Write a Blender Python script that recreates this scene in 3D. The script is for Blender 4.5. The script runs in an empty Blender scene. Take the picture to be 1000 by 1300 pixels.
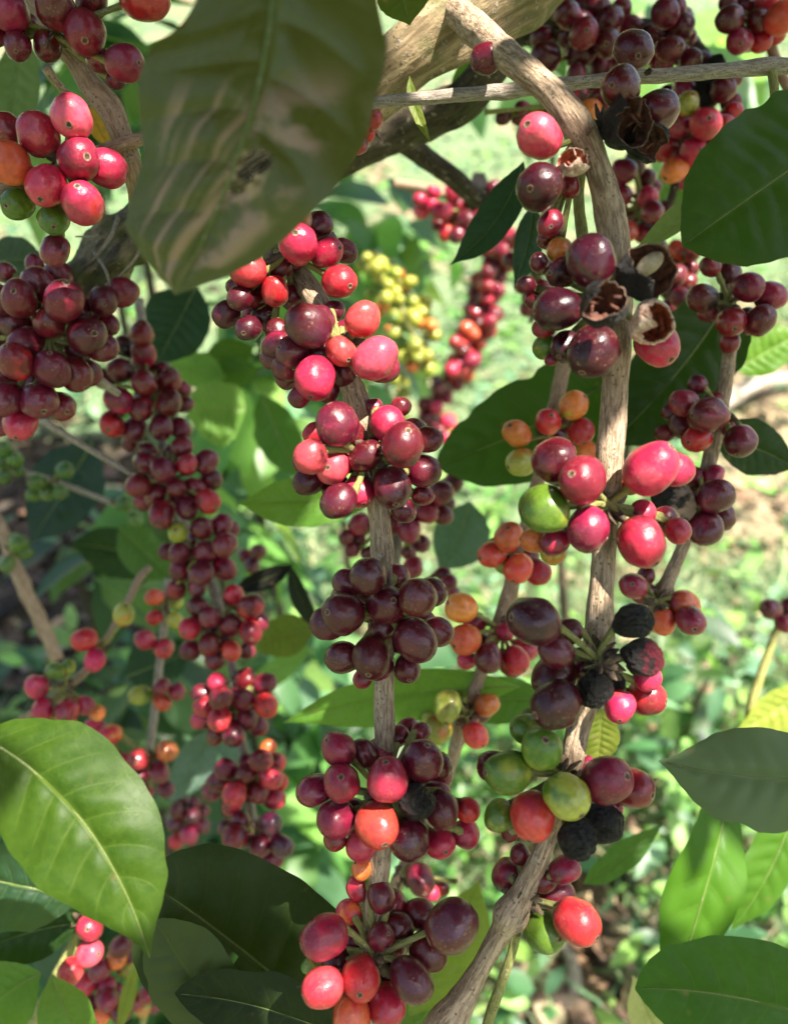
import bpy, math, random
from mathutils import Vector, Matrix, Quaternion, noise
random.seed(11)
R = math.radians
scene = bpy.context.scene
COL = scene.collection

# ---------------------------------------------------------------- camera
F = 1072.0                                   # focal length in photo pixels (photo 1000 x 1300)
PITCH = R(-25)
EYE = Vector((0, 0, 1.25))
cam_data = bpy.data.cameras.new('camera')
cam = bpy.data.objects.new('camera', cam_data)
COL.objects.link(cam)
cam.location = EYE
cam.rotation_euler = (R(90) + PITCH, 0, 0)
cam_data.sensor_fit = 'HORIZONTAL'
cam_data.sensor_width = 36
cam_data.lens = 36 * F / 1000
cam_data.clip_start = 0.01
cam_data.clip_end = 2000
cam_data.dof.use_dof = True
cam_data.dof.focus_distance = 0.288
cam_data.dof.aperture_fstop = 38.6 / 3.5
cam_data.dof.aperture_blades = 0
scene.camera = cam
RIGHT = Vector((1, 0, 0))
UP = Vector((0, -math.sin(PITCH), math.cos(PITCH)))
BACK = Vector((0, -math.cos(PITCH), -math.sin(PITCH)))   # towards the viewer


def P(x, y, d):
    """the world point seen at photo pixel (x, y) at depth d metres"""
    return EYE + RIGHT * ((x - 500) / F * d) + UP * (-(y - 650) / F * d) - BACK * d


def proj(w):
    q = w - EYE
    d = -q.dot(BACK)
    if d < 1e-4:
        return None
    return 500 + q.dot(RIGHT) / d * F, 650 - q.dot(UP) / d * F, d


# ---------------------------------------------------------------- colours (linear)
CC = {
    'D': (0.092, 0.0056, 0.0130), 'M': (0.215, 0.0105, 0.030), 'R': (0.44, 0.017, 0.044), 'K': (0.56, 0.060, 0.085),  # K is the sunlit red: direct sun lightened into the colour
    'O': (0.62, 0.17, 0.035), 'T': (0.56, 0.070, 0.035), 'Y': (0.32, 0.33, 0.045), 'X': (0.070, 0.0042, 0.0100), 'N': (0.034, 0.0034, 0.0095), 'V': (0.135, 0.0075, 0.021), 'g': (0.050, 0.115, 0.014), 'G': (0.085, 0.165, 0.014),
    'P': (0.065, 0.010, 0.030), 'B': (0.014, 0.011, 0.011), 'W': (0.55, 0.38, 0.28),
}
DEF2 = {'N': 'X', 'V': 'D', 'X': 'D', 'g': 'G', 'D': 'M', 'M': 'D', 'R': 'M', 'K': 'R', 'O': 'Y', 'T': 'O', 'Y': 'G', 'G': 'Y', 'g': 'G', 'P': 'M', 'B': 'B', 'W': 'B'}

# ---------------------------------------------------------------- material helpers
class NT:
    def __init__(self, name):
        self.m = bpy.data.materials.new(name)
        self.m.use_nodes = True
        self.t = self.m.node_tree
        self.t.nodes.clear()
        self.out = self.n('ShaderNodeOutputMaterial')

    def n(self, typ, **kw):
        nd = self.t.nodes.new(typ)
        for k, v in kw.items():
            if k.startswith('_'):
                setattr(nd, k[1:], v)
        return nd

    def set(self, nd, **kw):
        for k, v in kw.items():
            s = nd.inputs[k.replace('_', ' ')] if k.replace('_', ' ') in nd.inputs else nd.inputs[k]
            if hasattr(v, 'is_output') or isinstance(v, bpy.types.NodeSocket):
                self.t.links.new(v, s)
            else:
                s.default_value = v
        return nd

    def link(self, a, b):
        self.t.links.new(a, b)

    def math(self, op, a, b=None, c=None, clamp=False):
        nd = self.n('ShaderNodeMath', _operation=op, _use_clamp=clamp)
        for i, v in enumerate((a, b, c)):
            if v is None:
                continue
            if isinstance(v, bpy.types.NodeSocket):
                self.link(v, nd.inputs[i])
            else:
                nd.inputs[i].default_value = v
        return nd.outputs[0]

    def mix(self, fac, a, b, blend='MIX'):
        nd = self.n('ShaderNodeMix', _data_type='RGBA', _blend_type=blend)
        for s, v in ((nd.inputs[0], fac), (nd.inputs[6], a), (nd.inputs[7], b)):
            if isinstance(v, bpy.types.NodeSocket):
                self.link(v, s)
            elif isinstance(v, (int, float)):
                s.default_value = v
            else:
                s.default_value = (*v, 1)
        return nd.outputs[2]

    def noise(self, vec, scale, detail=3, rough=0.5, out='Fac', dist=0.0):
        nd = self.n('ShaderNodeTexNoise')
        nd.inputs['Scale'].default_value = scale
        nd.inputs['Detail'].default_value = detail
        nd.inputs['Roughness'].default_value = rough
        nd.inputs['Distortion'].default_value = dist
        if vec is not None:
            self.link(vec, nd.inputs['Vector'])
        return nd.outputs[out]

    def ramp(self, fac, lo, hi, a=0.0, b=1.0):
        nd = self.n('ShaderNodeMapRange', _interpolation_type='SMOOTHSTEP')
        self.link(fac, nd.inputs[0])
        for i, v in ((1, lo), (2, hi), (3, a), (4, b)):
            nd.inputs[i].default_value = v
        return nd.outputs[0]

    def attr(self, name, typ='GEOMETRY'):
        nd = self.n('ShaderNodeAttribute', _attribute_type=typ)
        nd.attribute_name = name
        return nd

    def bump(self, h, strength, dist):
        nd = self.n('ShaderNodeBump')
        nd.inputs['Strength'].default_value = strength
        nd.inputs['Distance'].default_value = dist
        self.link(h, nd.inputs['Height'])
        return nd.outputs[0]

    def vmath(self, op, a, b):
        nd = self.n('ShaderNodeVectorMath', _operation=op)
        for i, v in enumerate((a, b)):
            if isinstance(v, bpy.types.NodeSocket):
                self.link(v, nd.inputs[i])
            else:
                nd.inputs[i].default_value = v
        return nd.outputs[0]

    def surf(self, sh):
        self.link(sh, self.out.inputs[0])
        return self.m


def mat_cherry():
    m = NT('cherry_skin')
    oi = m.n('ShaderNodeObjectInfo')
    tc = m.n('ShaderNodeTexCoord')
    off = m.vmath('MULTIPLY', oi.outputs['Random'], (37.0, 11.0, 53.0))
    vec = m.vmath('ADD', tc.outputs['Object'], off)
    sep = m.n('ShaderNodeSeparateXYZ')
    m.link(tc.outputs['Object'], sep.inputs[0])
    n1 = m.noise(vec, 0.9, 2)
    f = m.math('ADD', n1, m.math('MULTIPLY', sep.outputs[2], -0.13))
    f = m.ramp(f, 0.45, 0.72)
    second = m.attr('second_colour', 'OBJECT').outputs['Color']
    c = m.mix(f, oi.outputs['Color'], second)
    # ripening mottles
    n2 = m.noise(vec, 3.2, 4, 0.62)
    c = m.mix(m.ramp(n2, 0.35, 0.75, 0.0, 0.55), c, m.mix(1.0, c, (0.42, 0.30, 0.42), 'MULTIPLY'))
    # tiny pale lenticels and dusty scuffs
    v = m.n('ShaderNodeTexVoronoi')
    v.inputs['Scale'].default_value = 9.0
    m.link(vec, v.inputs['Vector'])
    dots = m.ramp(v.outputs['Distance'], 0.06, 0.16, 0.8, 0.0)
    dots = m.math('MULTIPLY', dots, m.ramp(m.noise(vec, 2.1, 2), 0.45, 0.65))
    c = m.mix(dots, c, m.mix(0.5, c, (0.55, 0.36, 0.25)))
    scuff = m.math('MULTIPLY', m.ramp(m.noise(vec, 7.5, 5, 0.7), 0.54, 0.70), m.ramp(m.noise(vec, 1.3, 2), 0.46, 0.62))
    c = m.mix(m.math('MULTIPLY', scuff, 0.55), c, (0.34, 0.19, 0.11))
    hsv = m.n('ShaderNodeHueSaturation')
    m.link(c, hsv.inputs['Color'])
    m.link(m.math('ADD', m.math('MULTIPLY', oi.outputs['Random'], 0.5), 0.78), hsv.inputs['Value'])
    m.link(m.math('ADD', m.math('MULTIPLY', m.math('FRACT', m.math('MULTIPLY', oi.outputs['Random'], 7.3)), 0.02), 0.49), hsv.inputs['Hue'])
    b = m.n('ShaderNodeBsdfPrincipled')
    hb = m.noise(vec, 5.0, 4, 0.6)
    m.set(b, Base_Color=hsv.outputs[0], Specular_IOR_Level=0.34, Subsurface_Weight=0.12, Subsurface_Scale=0.25, Coat_Weight=m.math('ADD', 0.16, m.math('MULTIPLY', m.math('FRACT', m.math('MULTIPLY', oi.outputs['Random'], 13.7)), 0.36)), Coat_Roughness=0.11,
          Roughness=m.math('ADD', m.ramp(n2, 0.3, 0.7, 0.22, 0.36), m.math('ADD', m.math('MULTIPLY', scuff, 0.3), m.math('MULTIPLY', m.math('FRACT', m.math('MULTIPLY', oi.outputs['Random'], 5.1)), 0.08))), Normal=m.bump(hb, 0.10, 0.10))
    b.inputs['Subsurface Radius'].default_value = (0.004, 0.0012, 0.0008)
    b.inputs['Subsurface Scale'].default_value = 0.6
    return m.surf(b.outputs[0])


def mat_scar():
    m = NT('cherry_scar')
    tc = m.n('ShaderNodeTexCoord')
    c = m.mix(m.ramp(m.noise(tc.outputs['Object'], 9.0, 4), 0.35, 0.65), (0.085, 0.040, 0.025), (0.30, 0.18, 0.11))
    b = m.n('ShaderNodeBsdfPrincipled')
    m.set(b, Base_Color=c, Roughness=0.75)
    return m.surf(b.outputs[0])


def mat_scar_dark():
    m = NT('cherry_scar_core')
    b = m.n('ShaderNodeBsdfPrincipled')
    m.set(b, Base_Color=(0.055, 0.030, 0.020, 1), Roughness=0.85)
    return m.surf(b.outputs[0])


def mat_dry():
    """dried black fruit skin; obj.color carries its colour"""
    m = NT('dry_cherry_skin')
    oi = m.n('ShaderNodeObjectInfo')
    tc = m.n('ShaderNodeTexCoord')
    vec = m.vmath('ADD', tc.outputs['Object'], m.vmath('MULTIPLY', oi.outputs['Random'], (31.0, 17.0, 5.0)))
    second = m.attr('second_colour', 'OBJECT').outputs['Color']
    n = m.noise(vec, 3.5, 6, 0.7)
    sep = m.n('ShaderNodeSeparateXYZ')
    m.link(tc.outputs['Object'], sep.inputs[0])
    f = m.ramp(m.math('ADD', m.noise(vec, 1.6, 3), m.math('MULTIPLY', sep.outputs[2], 0.35)), 0.5, 0.68)
    c = m.mix(f, oi.outputs['Color'], second)
    c = m.mix(m.ramp(n, 0.55, 0.78, 0, 0.5), c, (0.10, 0.075, 0.065))
    b = m.n('ShaderNodeBsdfPrincipled')
    m.set(b, Base_Color=c, Roughness=m.ramp(n, 0.3, 0.7, 0.36, 0.62), Specular_IOR_Level=0.5, Normal=m.bump(n, 0.9, 0.25))
    return m.surf(b.outputs[0])


def mat_plain(name, c1, c2, scale, rough=0.7, bump=0.4, dist=0.002, coord='Object'):
    m = NT(name)
    tc = m.n('ShaderNodeTexCoord')
    n = m.noise(tc.outputs[coord], scale, 6, 0.65)
    c = m.mix(m.ramp(n, 0.32, 0.68), c1, c2)
    b = m.n('ShaderNodeBsdfPrincipled')
    m.set(b, Base_Color=c, Roughness=rough, Normal=m.bump(n, bump, dist))
    return m.surf(b.outputs[0])


def mat_bark(name, dark, pale, crack, moss=None, mossamt=0.5):
    """bark: attribute tube = (cos a, sin a, length / width)"""
    m = NT(name)
    t = m.attr('tube').outputs['Vector']
    tc = m.n('ShaderNodeTexCoord')
    st = m.vmath('MULTIPLY', t, (1.0, 1.0, 0.34))
    n1 = m.noise(st, 4.2, 5, 0.65, dist=0.3)
    n2 = m.noise(m.vmath('MULTIPLY', t, (1, 1, 0.6)), 1.5, 3, 0.6)
    n3 = m.noise(m.vmath('MULTIPLY', t, (1, 1, 0.9)), 6.0, 4, 0.7)
    c = m.mix(m.ramp(m.math('ADD', m.math('MULTIPLY', n1, 0.65), m.math('MULTIPLY', n2, 0.35)), 0.40, 0.60), dark, pale)
    c = m.mix(m.ramp(n3, 0.58, 0.70, 0, 0.8), c, crack)
    fine = m.ramp(m.noise(m.vmath('MULTIPLY', t, (1, 1, 0.05)), 11.0, 3, 0.6), 0.63, 0.70, 0.0, 0.35)
    sp = m.n('ShaderNodeTexVoronoi')
    sp.inputs['Scale'].default_value = 560.0
    m.link(tc.outputs['Object'], sp.inputs['Vector'])
    c = m.mix(m.math('MULTIPLY', m.ramp(sp.outputs['Distance'], 0.14, 0.30, 0.8, 0.0), m.ramp(n2, 0.42, 0.58)), c, crack)
    c = m.mix(fine, c, crack)
    # pale lichen flecks
    fl = m.ramp(m.noise(tc.outputs['Object'], 260.0, 5, 0.7), 0.58, 0.66, 0, 0.55)
    c = m.mix(fl, c, (0.52, 0.47, 0.38))
    if moss:
        mm = m.ramp(m.noise(tc.outputs['Object'], 75.0, 5, 0.65), 0.62 - 0.25 * mossamt, 0.75 - 0.2 * mossamt, 0, 0.85)
        c = m.mix(mm, c, moss)
    b = m.n('ShaderNodeBsdfPrincipled')
    h = m.math('ADD', n1, m.math('MULTIPLY', n3, 0.6))
    h = m.math('ADD', m.math('SUBTRACT', h, m.math('MULTIPLY', fine, 0.5)), m.math('MULTIPLY', fl, 0.7))
    m.set(b, Base_Color=c, Roughness=0.72, Specular_IOR_Level=0.25, Normal=m.bump(h, 0.7, 0.0016))
    return m.surf(b.outputs[0])


def mat_leaf(name='leaf_blade', sheen_paint=0.0, sheen_col=(0.40, 0.275, 0.19), gloss=0.36, vein=0.55, spec=0.20):
    """attribute leaf = (u along, v across -1..1, laterals); obj.color upper face, second_colour underside and the light let through"""
    m = NT(name)
    oi = m.n('ShaderNodeObjectInfo')
    at = m.attr('leaf').outputs['Vector']
    sep = m.n('ShaderNodeSeparateXYZ')
    m.link(at, sep.inputs[0])
    u, v = sep.outputs[0], sep.outputs[1]
    av = m.math('ABSOLUTE', v)
    tc = m.n('ShaderNodeTexCoord')
    second = m.attr('second_colour', 'OBJECT').outputs['Color']
    big = m.noise(tc.outputs['Object'], 38.0, 4, 0.6)
    fine = m.noise(tc.outputs['Object'], 420.0, 3, 0.6)
    ph = m.math('MULTIPLY', m.math('SUBTRACT', u, m.math('MULTIPLY', m.math('POWER', av, 1.3), 0.13)), sep.outputs[2])
    tri = m.math('ABSOLUTE', m.math('SUBTRACT', m.math('FRACT', m.math('ADD', ph, m.math('MULTIPLY', m.math('SIGN', v), 0.13))), 0.5))   # 0 at a lateral vein
    lat = m.ramp(tri, 0.010, 0.055, 1.0, 0.0)
    lat = m.math('MULTIPLY', lat, m.ramp(av, 0.55, 0.95, 1.0, 0.1))
    mid = m.ramp(av, 0.016, 0.045, 1.0, 0.0)
    net = m.n('ShaderNodeTexVoronoi', _feature='DISTANCE_TO_EDGE')
    net.inputs['Scale'].default_value = 330.0
    m.link(tc.outputs['Object'], net.inputs['Vector'])
    netm = m.ramp(net.outputs['Distance'], 0.01, 0.06, 0.14, 0.0)
    veins = m.math('MAXIMUM', m.math('MAXIMUM', m.math('MULTIPLY', lat, vein), mid), netm)
    geo = m.n('ShaderNodeNewGeometry')
    top = m.mix(m.ramp(m.math('ADD', m.math('MULTIPLY', big, 0.6), m.math('MULTIPLY', fine, 0.4)), 0.36, 0.64), oi.outputs['Color'], m.mix(1.0, oi.outputs['Color'], (0.50, 0.66, 0.42), 'MULTIPLY'))
    under = m.mix(0.45, oi.outputs['Color'], second)
    under = m.mix(0.07, under, (0.16, 0.22, 0.11))
    c = m.mix(geo.outputs['Backfacing'], top, under)
    pale = m.mix(0.5, second, (0.24, 0.30, 0.08))
    c = m.mix(m.math('MULTIPLY', veins, 0.30), c, pale)
    # old scars and blemishes on the blade
    sp = m.n('ShaderNodeTexVoronoi')
    sp.inputs['Scale'].default_value = 95.0
    m.link(tc.outputs['Object'], sp.inputs['Vector'])
    spots = m.math('MULTIPLY', m.ramp(sp.outputs['Distance'], 0.06, 0.20, 0.9, 0.0), m.ramp(big, 0.50, 0.60))
    c = m.mix(spots, c, (0.16, 0.10, 0.045))
    if sheen_paint > 0:  # glossy sheen painted into the blade colour as pale streaks
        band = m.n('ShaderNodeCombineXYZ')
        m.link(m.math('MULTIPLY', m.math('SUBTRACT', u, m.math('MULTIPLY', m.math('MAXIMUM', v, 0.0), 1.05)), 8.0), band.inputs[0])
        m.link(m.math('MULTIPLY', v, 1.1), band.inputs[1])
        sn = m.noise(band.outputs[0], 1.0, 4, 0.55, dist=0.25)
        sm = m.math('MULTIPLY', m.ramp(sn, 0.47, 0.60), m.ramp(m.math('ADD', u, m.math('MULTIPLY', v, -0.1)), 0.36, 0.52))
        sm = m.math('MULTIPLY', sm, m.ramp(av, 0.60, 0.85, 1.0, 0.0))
        sm = m.math('MULTIPLY', sm, sheen_paint)
        c = m.mix(sm, c, sheen_col)
        du = m.math('MULTIPLY', m.math('SUBTRACT', u, 0.642), 1 / 0.060)          # dead tissue round the torn hole
        dv = m.math('MULTIPLY', m.math('ADD', v, 0.17), 1 / 0.20)
        wob = m.math('MULTIPLY', m.math('SUBTRACT', big, 0.5), 1.4)
        rr = m.math('ADD', m.math('SQRT', m.math('ADD', m.math('MULTIPLY', du, du), m.math('MULTIPLY', dv, dv))), wob)
        c = m.mix(m.ramp(rr, 1.0, 1.35, 0.9, 0.0), c, m.mix(m.ramp(fine, 0.4, 0.6), (0.10, 0.055, 0.03), (0.46, 0.33, 0.22)))
    b = m.n('ShaderNodeBsdfPrincipled')
    hgt = m.math('ADD', m.math('MULTIPLY', veins, -0.6), m.math('MULTIPLY', fine, 0.25))
    nb = m.bump(hgt, 0.28, 0.0007)
    m.set(b, Base_Color=c, Roughness=m.ramp(big, 0.3, 0.7, gloss, gloss + 0.14), Specular_IOR_Level=spec, Normal=nb)
    tr = m.n('ShaderNodeBsdfTranslucent')
    tcol = m.mix(m.math('MULTIPLY', veins, 0.6), second, m.mix(1.0, second, (0.45, 0.5, 0.4), 'MULTIPLY'))
    if sheen_paint > 0:
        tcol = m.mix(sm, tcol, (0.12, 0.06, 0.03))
    m.link(tcol, tr.inputs['Color'])
    mx = m.n('ShaderNodeMixShader')
    m.set(mx, Fac=0.34)
    m.link(b.outputs[0], mx.inputs[1])
    m.link(tr.outputs[0], mx.inputs[2])
    return m.surf(mx.outputs[0])


def mat_mass(name, rough=0.42, trans=0.38):
    """many leaves in one mesh, colour in the attribute leaf_colour"""
    m = NT(name)
    c = m.attr('leaf_colour').outputs['Color']
    tc = m.n('ShaderNodeTexCoord')
    n = m.noise(tc.outputs['Object'], 30.0, 3)
    c = m.mix(m.ramp(n, 0.35, 0.7, 0, 0.6), c, m.mix(1.0, c, (0.55, 0.62, 0.5), 'MULTIPLY'))
    b = m.n('ShaderNodeBsdfPrincipled')
    m.set(b, Base_Color=c, Roughness=rough, Specular_IOR_Level=0.4)
    tr = m.n('ShaderNodeBsdfTranslucent')
    m.link(m.mix(1.0, c, (1.7, 1.8, 1.1), 'MULTIPLY'), tr.inputs['Color'])
    mx = m.n('ShaderNodeMixShader')
    m.set(mx, Fac=trans)
    m.link(b.outputs[0], mx.inputs[1])
    m.link(tr.outputs[0], mx.inputs[2])
    return m.surf(mx.outputs[0])


def mat_ground():
    m = NT('plantation_soil')
    tc = m.n('ShaderNodeTexCoord')
    v = tc.outputs['Object']
    n1 = m.noise(v, 2.2, 5, 0.6)
    n2 = m.noise(v, 38.0, 6, 0.7)
    tn = m.n('ShaderNodeSeparateColor')
    m.link(m.attr('turf').outputs['Color'], tn.inputs[0])
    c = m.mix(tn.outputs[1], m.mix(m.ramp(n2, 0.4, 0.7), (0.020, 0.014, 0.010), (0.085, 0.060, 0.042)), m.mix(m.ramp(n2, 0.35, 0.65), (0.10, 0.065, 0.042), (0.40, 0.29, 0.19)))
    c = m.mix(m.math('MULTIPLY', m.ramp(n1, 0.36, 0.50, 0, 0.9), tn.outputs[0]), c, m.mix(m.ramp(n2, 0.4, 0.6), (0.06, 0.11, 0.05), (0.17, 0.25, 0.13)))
    b = m.n('ShaderNodeBsdfPrincipled')
    m.set(b, Base_Color=c, Roughness=0.95, Specular_IOR_Level=0.1, Normal=m.bump(n2, 0.8, 0.02))
    return m.surf(b.outputs[0])


M_CH, M_SC, M_SD, M_DRY = mat_cherry(), mat_scar(), mat_scar_dark(), mat_dry()
M_HUSK_IN = mat_plain('husk_inside', (0.025, 0.010, 0.007), (0.17, 0.055, 0.028), 3.0, 0.8)
M_RIM = mat_plain('husk_torn_rim', (0.06, 0.035, 0.025), (0.24, 0.15, 0.10), 4.0, 0.8)
M_HUSK_RED = mat_plain('husk_red_pulp', (0.10, 0.018, 0.008), (0.46, 0.095, 0.035), 3.0, 0.6)
M_CRUST = mat_plain('husk_pale_crust', (0.32, 0.16, 0.10), (0.66, 0.52, 0.43), 3.0, 0.85)
M_BEAN = mat_plain('parchment_bean', (0.20, 0.15, 0.085), (0.38, 0.31, 0.20), 2.0, 0.6)
M_STEM = mat_bark('branch_bark', (0.215, 0.145, 0.092), (0.52, 0.39, 0.262), (0.085, 0.055, 0.038))
M_TAN = mat_bark('young_branch_bark', (0.25, 0.16, 0.10), (0.42, 0.30, 0.20), (0.13, 0.08, 0.05))
M_GREY = mat_bark('grey_twig_bark', (0.22, 0.18, 0.145), (0.44, 0.38, 0.31), (0.10, 0.08, 0.06))
M_DARKBARK = mat_bark('painted_shade_bark', (0.030, 0.023, 0.015), (0.085, 0.065, 0.040), (0.03, 0.022, 0.016), (0.06, 0.065, 0.025), 0.4)  # the limb's shade is darkened into this bark colour
M_MOSS = mat_bark('mossy_bark', (0.045, 0.035, 0.022), (0.20, 0.16, 0.10), (0.02, 0.016, 0.011), (0.075, 0.080, 0.028), 0.75)
M_TRUNK = mat_bark('trunk_bark', (0.15, 0.105, 0.055), (0.37, 0.275, 0.155), (0.06, 0.042, 0.026), (0.13, 0.125, 0.05), 0.55)
M_GREENSTEM = mat_bark('green_stalk', (0.20, 0.21, 0.06), (0.36, 0.35, 0.12), (0.14, 0.11, 0.05))
M_BRACT = mat_plain('stalk_bracts', (0.035, 0.022, 0.014), (0.13, 0.09, 0.05), 300.0, 0.85)
M_LEAF = mat_leaf(gloss=0.42, vein=0.42)
M_LEAF_OLD = mat_leaf('leaf_blade_bronzed_sheen', sheen_paint=0.9, gloss=0.20, vein=0.3, spec=0.40)
M_LEAF_DULL = mat_leaf('leaf_blade_dull', gloss=0.5, vein=0.35)
M_MASS, M_GRASS = mat_mass('undergrowth_leaf'), mat_mass('grass_blade', 0.6, 0.3)
M_LITTER = mat_mass('dead_leaf', 0.8, 0.1)
M_GROUND = mat_ground()

# ---------------------------------------------------------------- object helpers
def mesh_obj(name, verts, faces, mats, parent=None, origin=None, mat_idx=None, smooth=True, attrs=None):
    """ONE mesh object; verts are world points, origin the object's place"""
    origin = Vector(origin) if origin is not None else Vector((0, 0, 0))
    me = bpy.data.meshes.new(name)
    me.from_pydata([tuple(Vector(v) - origin) for v in verts], [], faces)
    for m in mats if isinstance(mats, (list, tuple)) else [mats]:
        me.materials.append(m)
    if mat_idx:
        me.polygons.foreach_set('material_index', mat_idx)
    me.polygons.foreach_set('use_smooth', [smooth] * len(me.polygons))
    for an, (typ, flat) in (attrs or {}).items():
        a = me.attributes.new(an, typ, 'POINT')
        a.data.foreach_set('color' if typ == 'FLOAT_COLOR' else 'vector', flat)
    me.update()
    o = bpy.data.objects.new(name, me)
    COL.objects.link(o)
    place(o, origin, parent)
    return o


def wpos(o):
    p = Vector(o.location)
    while o.parent is not None:
        o = o.parent
        p += o.location
    return p


def place(o, w, parent):
    if parent is not None:
        o.parent = parent
        o.location = Vector(w) - wpos(parent)
    else:
        o.location = Vector(w)


def empty(name, w, label, cat, group=None):
    o = bpy.data.objects.new(name, None)
    COL.objects.link(o)
    o.empty_display_size = 0.02
    o.location = w
    tag(o, label, cat, group)
    return o


def tag(o, label, cat, group=None, kind=None):
    if label:
        o['label'] = label
    if cat:
        o['category'] = cat
    if group:
        o['group'] = group
    if kind:
        o['kind'] = kind
    return o


def paint(o, a, b):
    o.color = (*a, 1)
    o['second_colour'] = [float(x) for x in b]


def spline(pts, per=10):
    """Catmull-Rom through (Vector, radius) points"""
    out = []
    n = len(pts)
    for i in range(n - 1):
        p0, p1, p2, p3 = pts[max(i - 1, 0)], pts[i], pts[i + 1], pts[min(i + 2, n - 1)]
        for k in range(per):
            t = k / per
            def cr(a, b, c, d):
                return 0.5 * ((2 * b) + (c - a) * t + (2 * a - 5 * b + 4 * c - d) * t * t + (3 * b - a - 3 * c + d) * t ** 3)
            out.append((cr(p0[0], p1[0], p2[0], p3[0]), max(cr(p0[1], p1[1], p2[1], p3[1]), 1e-4)))
    out.append(pts[-1])
    return out


def tube_geo(pts, seg=14, rough=0.06, freq=1.0, seed=0.0, V=None, Fc=None, A=None, caps=True):
    """append a tube along (point, radius) samples"""
    V = [] if V is None else V
    Fc = [] if Fc is None else Fc
    A = [] if A is None else A
    start = len(V)
    n = len(pts)
    t0 = (pts[1][0] - pts[0][0]).normalized()
    ref = t0.orthogonal().normalized()
    L = 0.0
    wid = sum(r for _, r in pts) / n * 2
    for i, (p, r) in enumerate(pts):
        a, b = pts[max(i - 1, 0)][0], pts[min(i + 1, n - 1)][0]
        t = (b - a).normalized()
        ref = (ref - t * ref.dot(t)).normalized()
        bi = t.cross(ref)
        if i:
            L += (p - pts[i - 1][0]).length
        for k in range(seg):
            an = 2 * math.pi * k / seg
            ca, sa = math.cos(an), math.sin(an)
            q = Vector((ca * 1.3 + seed, sa * 1.3, L / wid * 0.7 * freq))
            rr = r * (1 + rough * 2 * (noise.noise(q) + 0.5 * noise.noise(q * 2.7)))
            V.append(p + (ref * ca + bi * sa) * rr)
            A += [ca, sa, L / wid]
    for i in range(n - 1):
        for k in range(seg):
            a, b = start + i * seg + k, start + i * seg + (k + 1) % seg
            Fc.append((a, b, b + seg, a + seg))
    if caps:
        Fc.append(tuple(start + k for k in reversed(range(seg))))
        Fc.append(tuple(start + (n - 1) * seg + k for k in range(seg)))
    return V, Fc, A


def tube(name, pts, mat, parent=None, per=10, seg=14, rough=0.06, freq=1.0, seed=None):
    """pts: (x, y, depth, width in photo pixels)"""
    w = [(P(x, y, d), wd / 2 * d / F) for x, y, d, wd in pts]
    sp = spline(w, per)
    V, Fc, A = tube_geo(sp, seg, rough, freq, random.random() * 50 if seed is None else seed)
    return mesh_obj(name, V, Fc, mat, parent, w[0][0] if parent is None else wpos(parent), attrs={'tube': ('FLOAT_VECTOR', A)})
# ---------------------------------------------------------------- cherries
def cherry_mesh(k):
    rnd = random.Random(k)
    seg, prof = 36, []
    for i in range(1, 19):
        t = math.pi * i / 20.0
        prof.append((math.sin(t) ** 0.90, -math.cos(t), 0))
    # the navel: a raised collar round a sunken disc
    s = 0.82 + 0.25 * rnd.random()
    for r, z, mi in ((0.300 * s, 0.958, 0), (0.235 * s, 0.975, 0), (0.185 * s, 0.988, 1), (0.150 * s, 1.000, 1), (0.105 * s, 0.985, 1), (0.075 * s, 0.968, 2), (0.03 * s, 0.962, 2)):
        prof.append((r, z, mi))
    lz, fx, fy = 0.99 + 0.14 * rnd.random(), 0.97 + 0.06 * rnd.random(), 0.89 + 0.09 * rnd.random()
    sd = rnd.random() * 90
    V, Fc, MI = [Vector((0, 0, -1.0 * lz))], [], []
    for r, z, _ in prof:
        for j in range(seg):
            a = 2 * math.pi * j / seg
            q = Vector((r * math.cos(a), r * math.sin(a), z))
            d = 1 + 0.11 * noise.noise(q * 0.95 + Vector((sd, 0, 0))) + 0.035 * noise.noise(q * 2.0 + Vector((0, 0, sd))) + 0.012 * noise.noise(q * 3.5 + Vector((0, sd, 0)))
            V.append(Vector((q.x * fx * d, q.y * fy * d, q.z * lz * (1 + (d - 1) * 0.6))))
    V.append(Vector((0, 0, 0.962 * lz)))
    for j in range(seg):
        Fc.append((0, 1 + (j + 1) % seg, 1 + j))
        MI.append(0)
    for i in range(len(prof) - 1):
        for j in range(seg):
            a, b = 1 + i * seg + j, 1 + i * seg + (j + 1) % seg
            Fc.append((a, b, b + seg, a + seg))
            MI.append(prof[i + 1][2] if prof[i][2] else 0)
    e = 1 + (len(prof) - 1) * seg
    for j in range(seg):
        Fc.append((e + j, e + (j + 1) % seg, len(V) - 1))
        MI.append(2)
    me = bpy.data.meshes.new('cherry')
    me.from_pydata([tuple(v) for v in V], [], Fc)
    for m in (M_CH, M_SC, M_SD):
        me.materials.append(m)
    me.polygons.foreach_set('material_index', MI)
    me.polygons.foreach_set('use_smooth', [True] * len(Fc))
    return me


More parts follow.
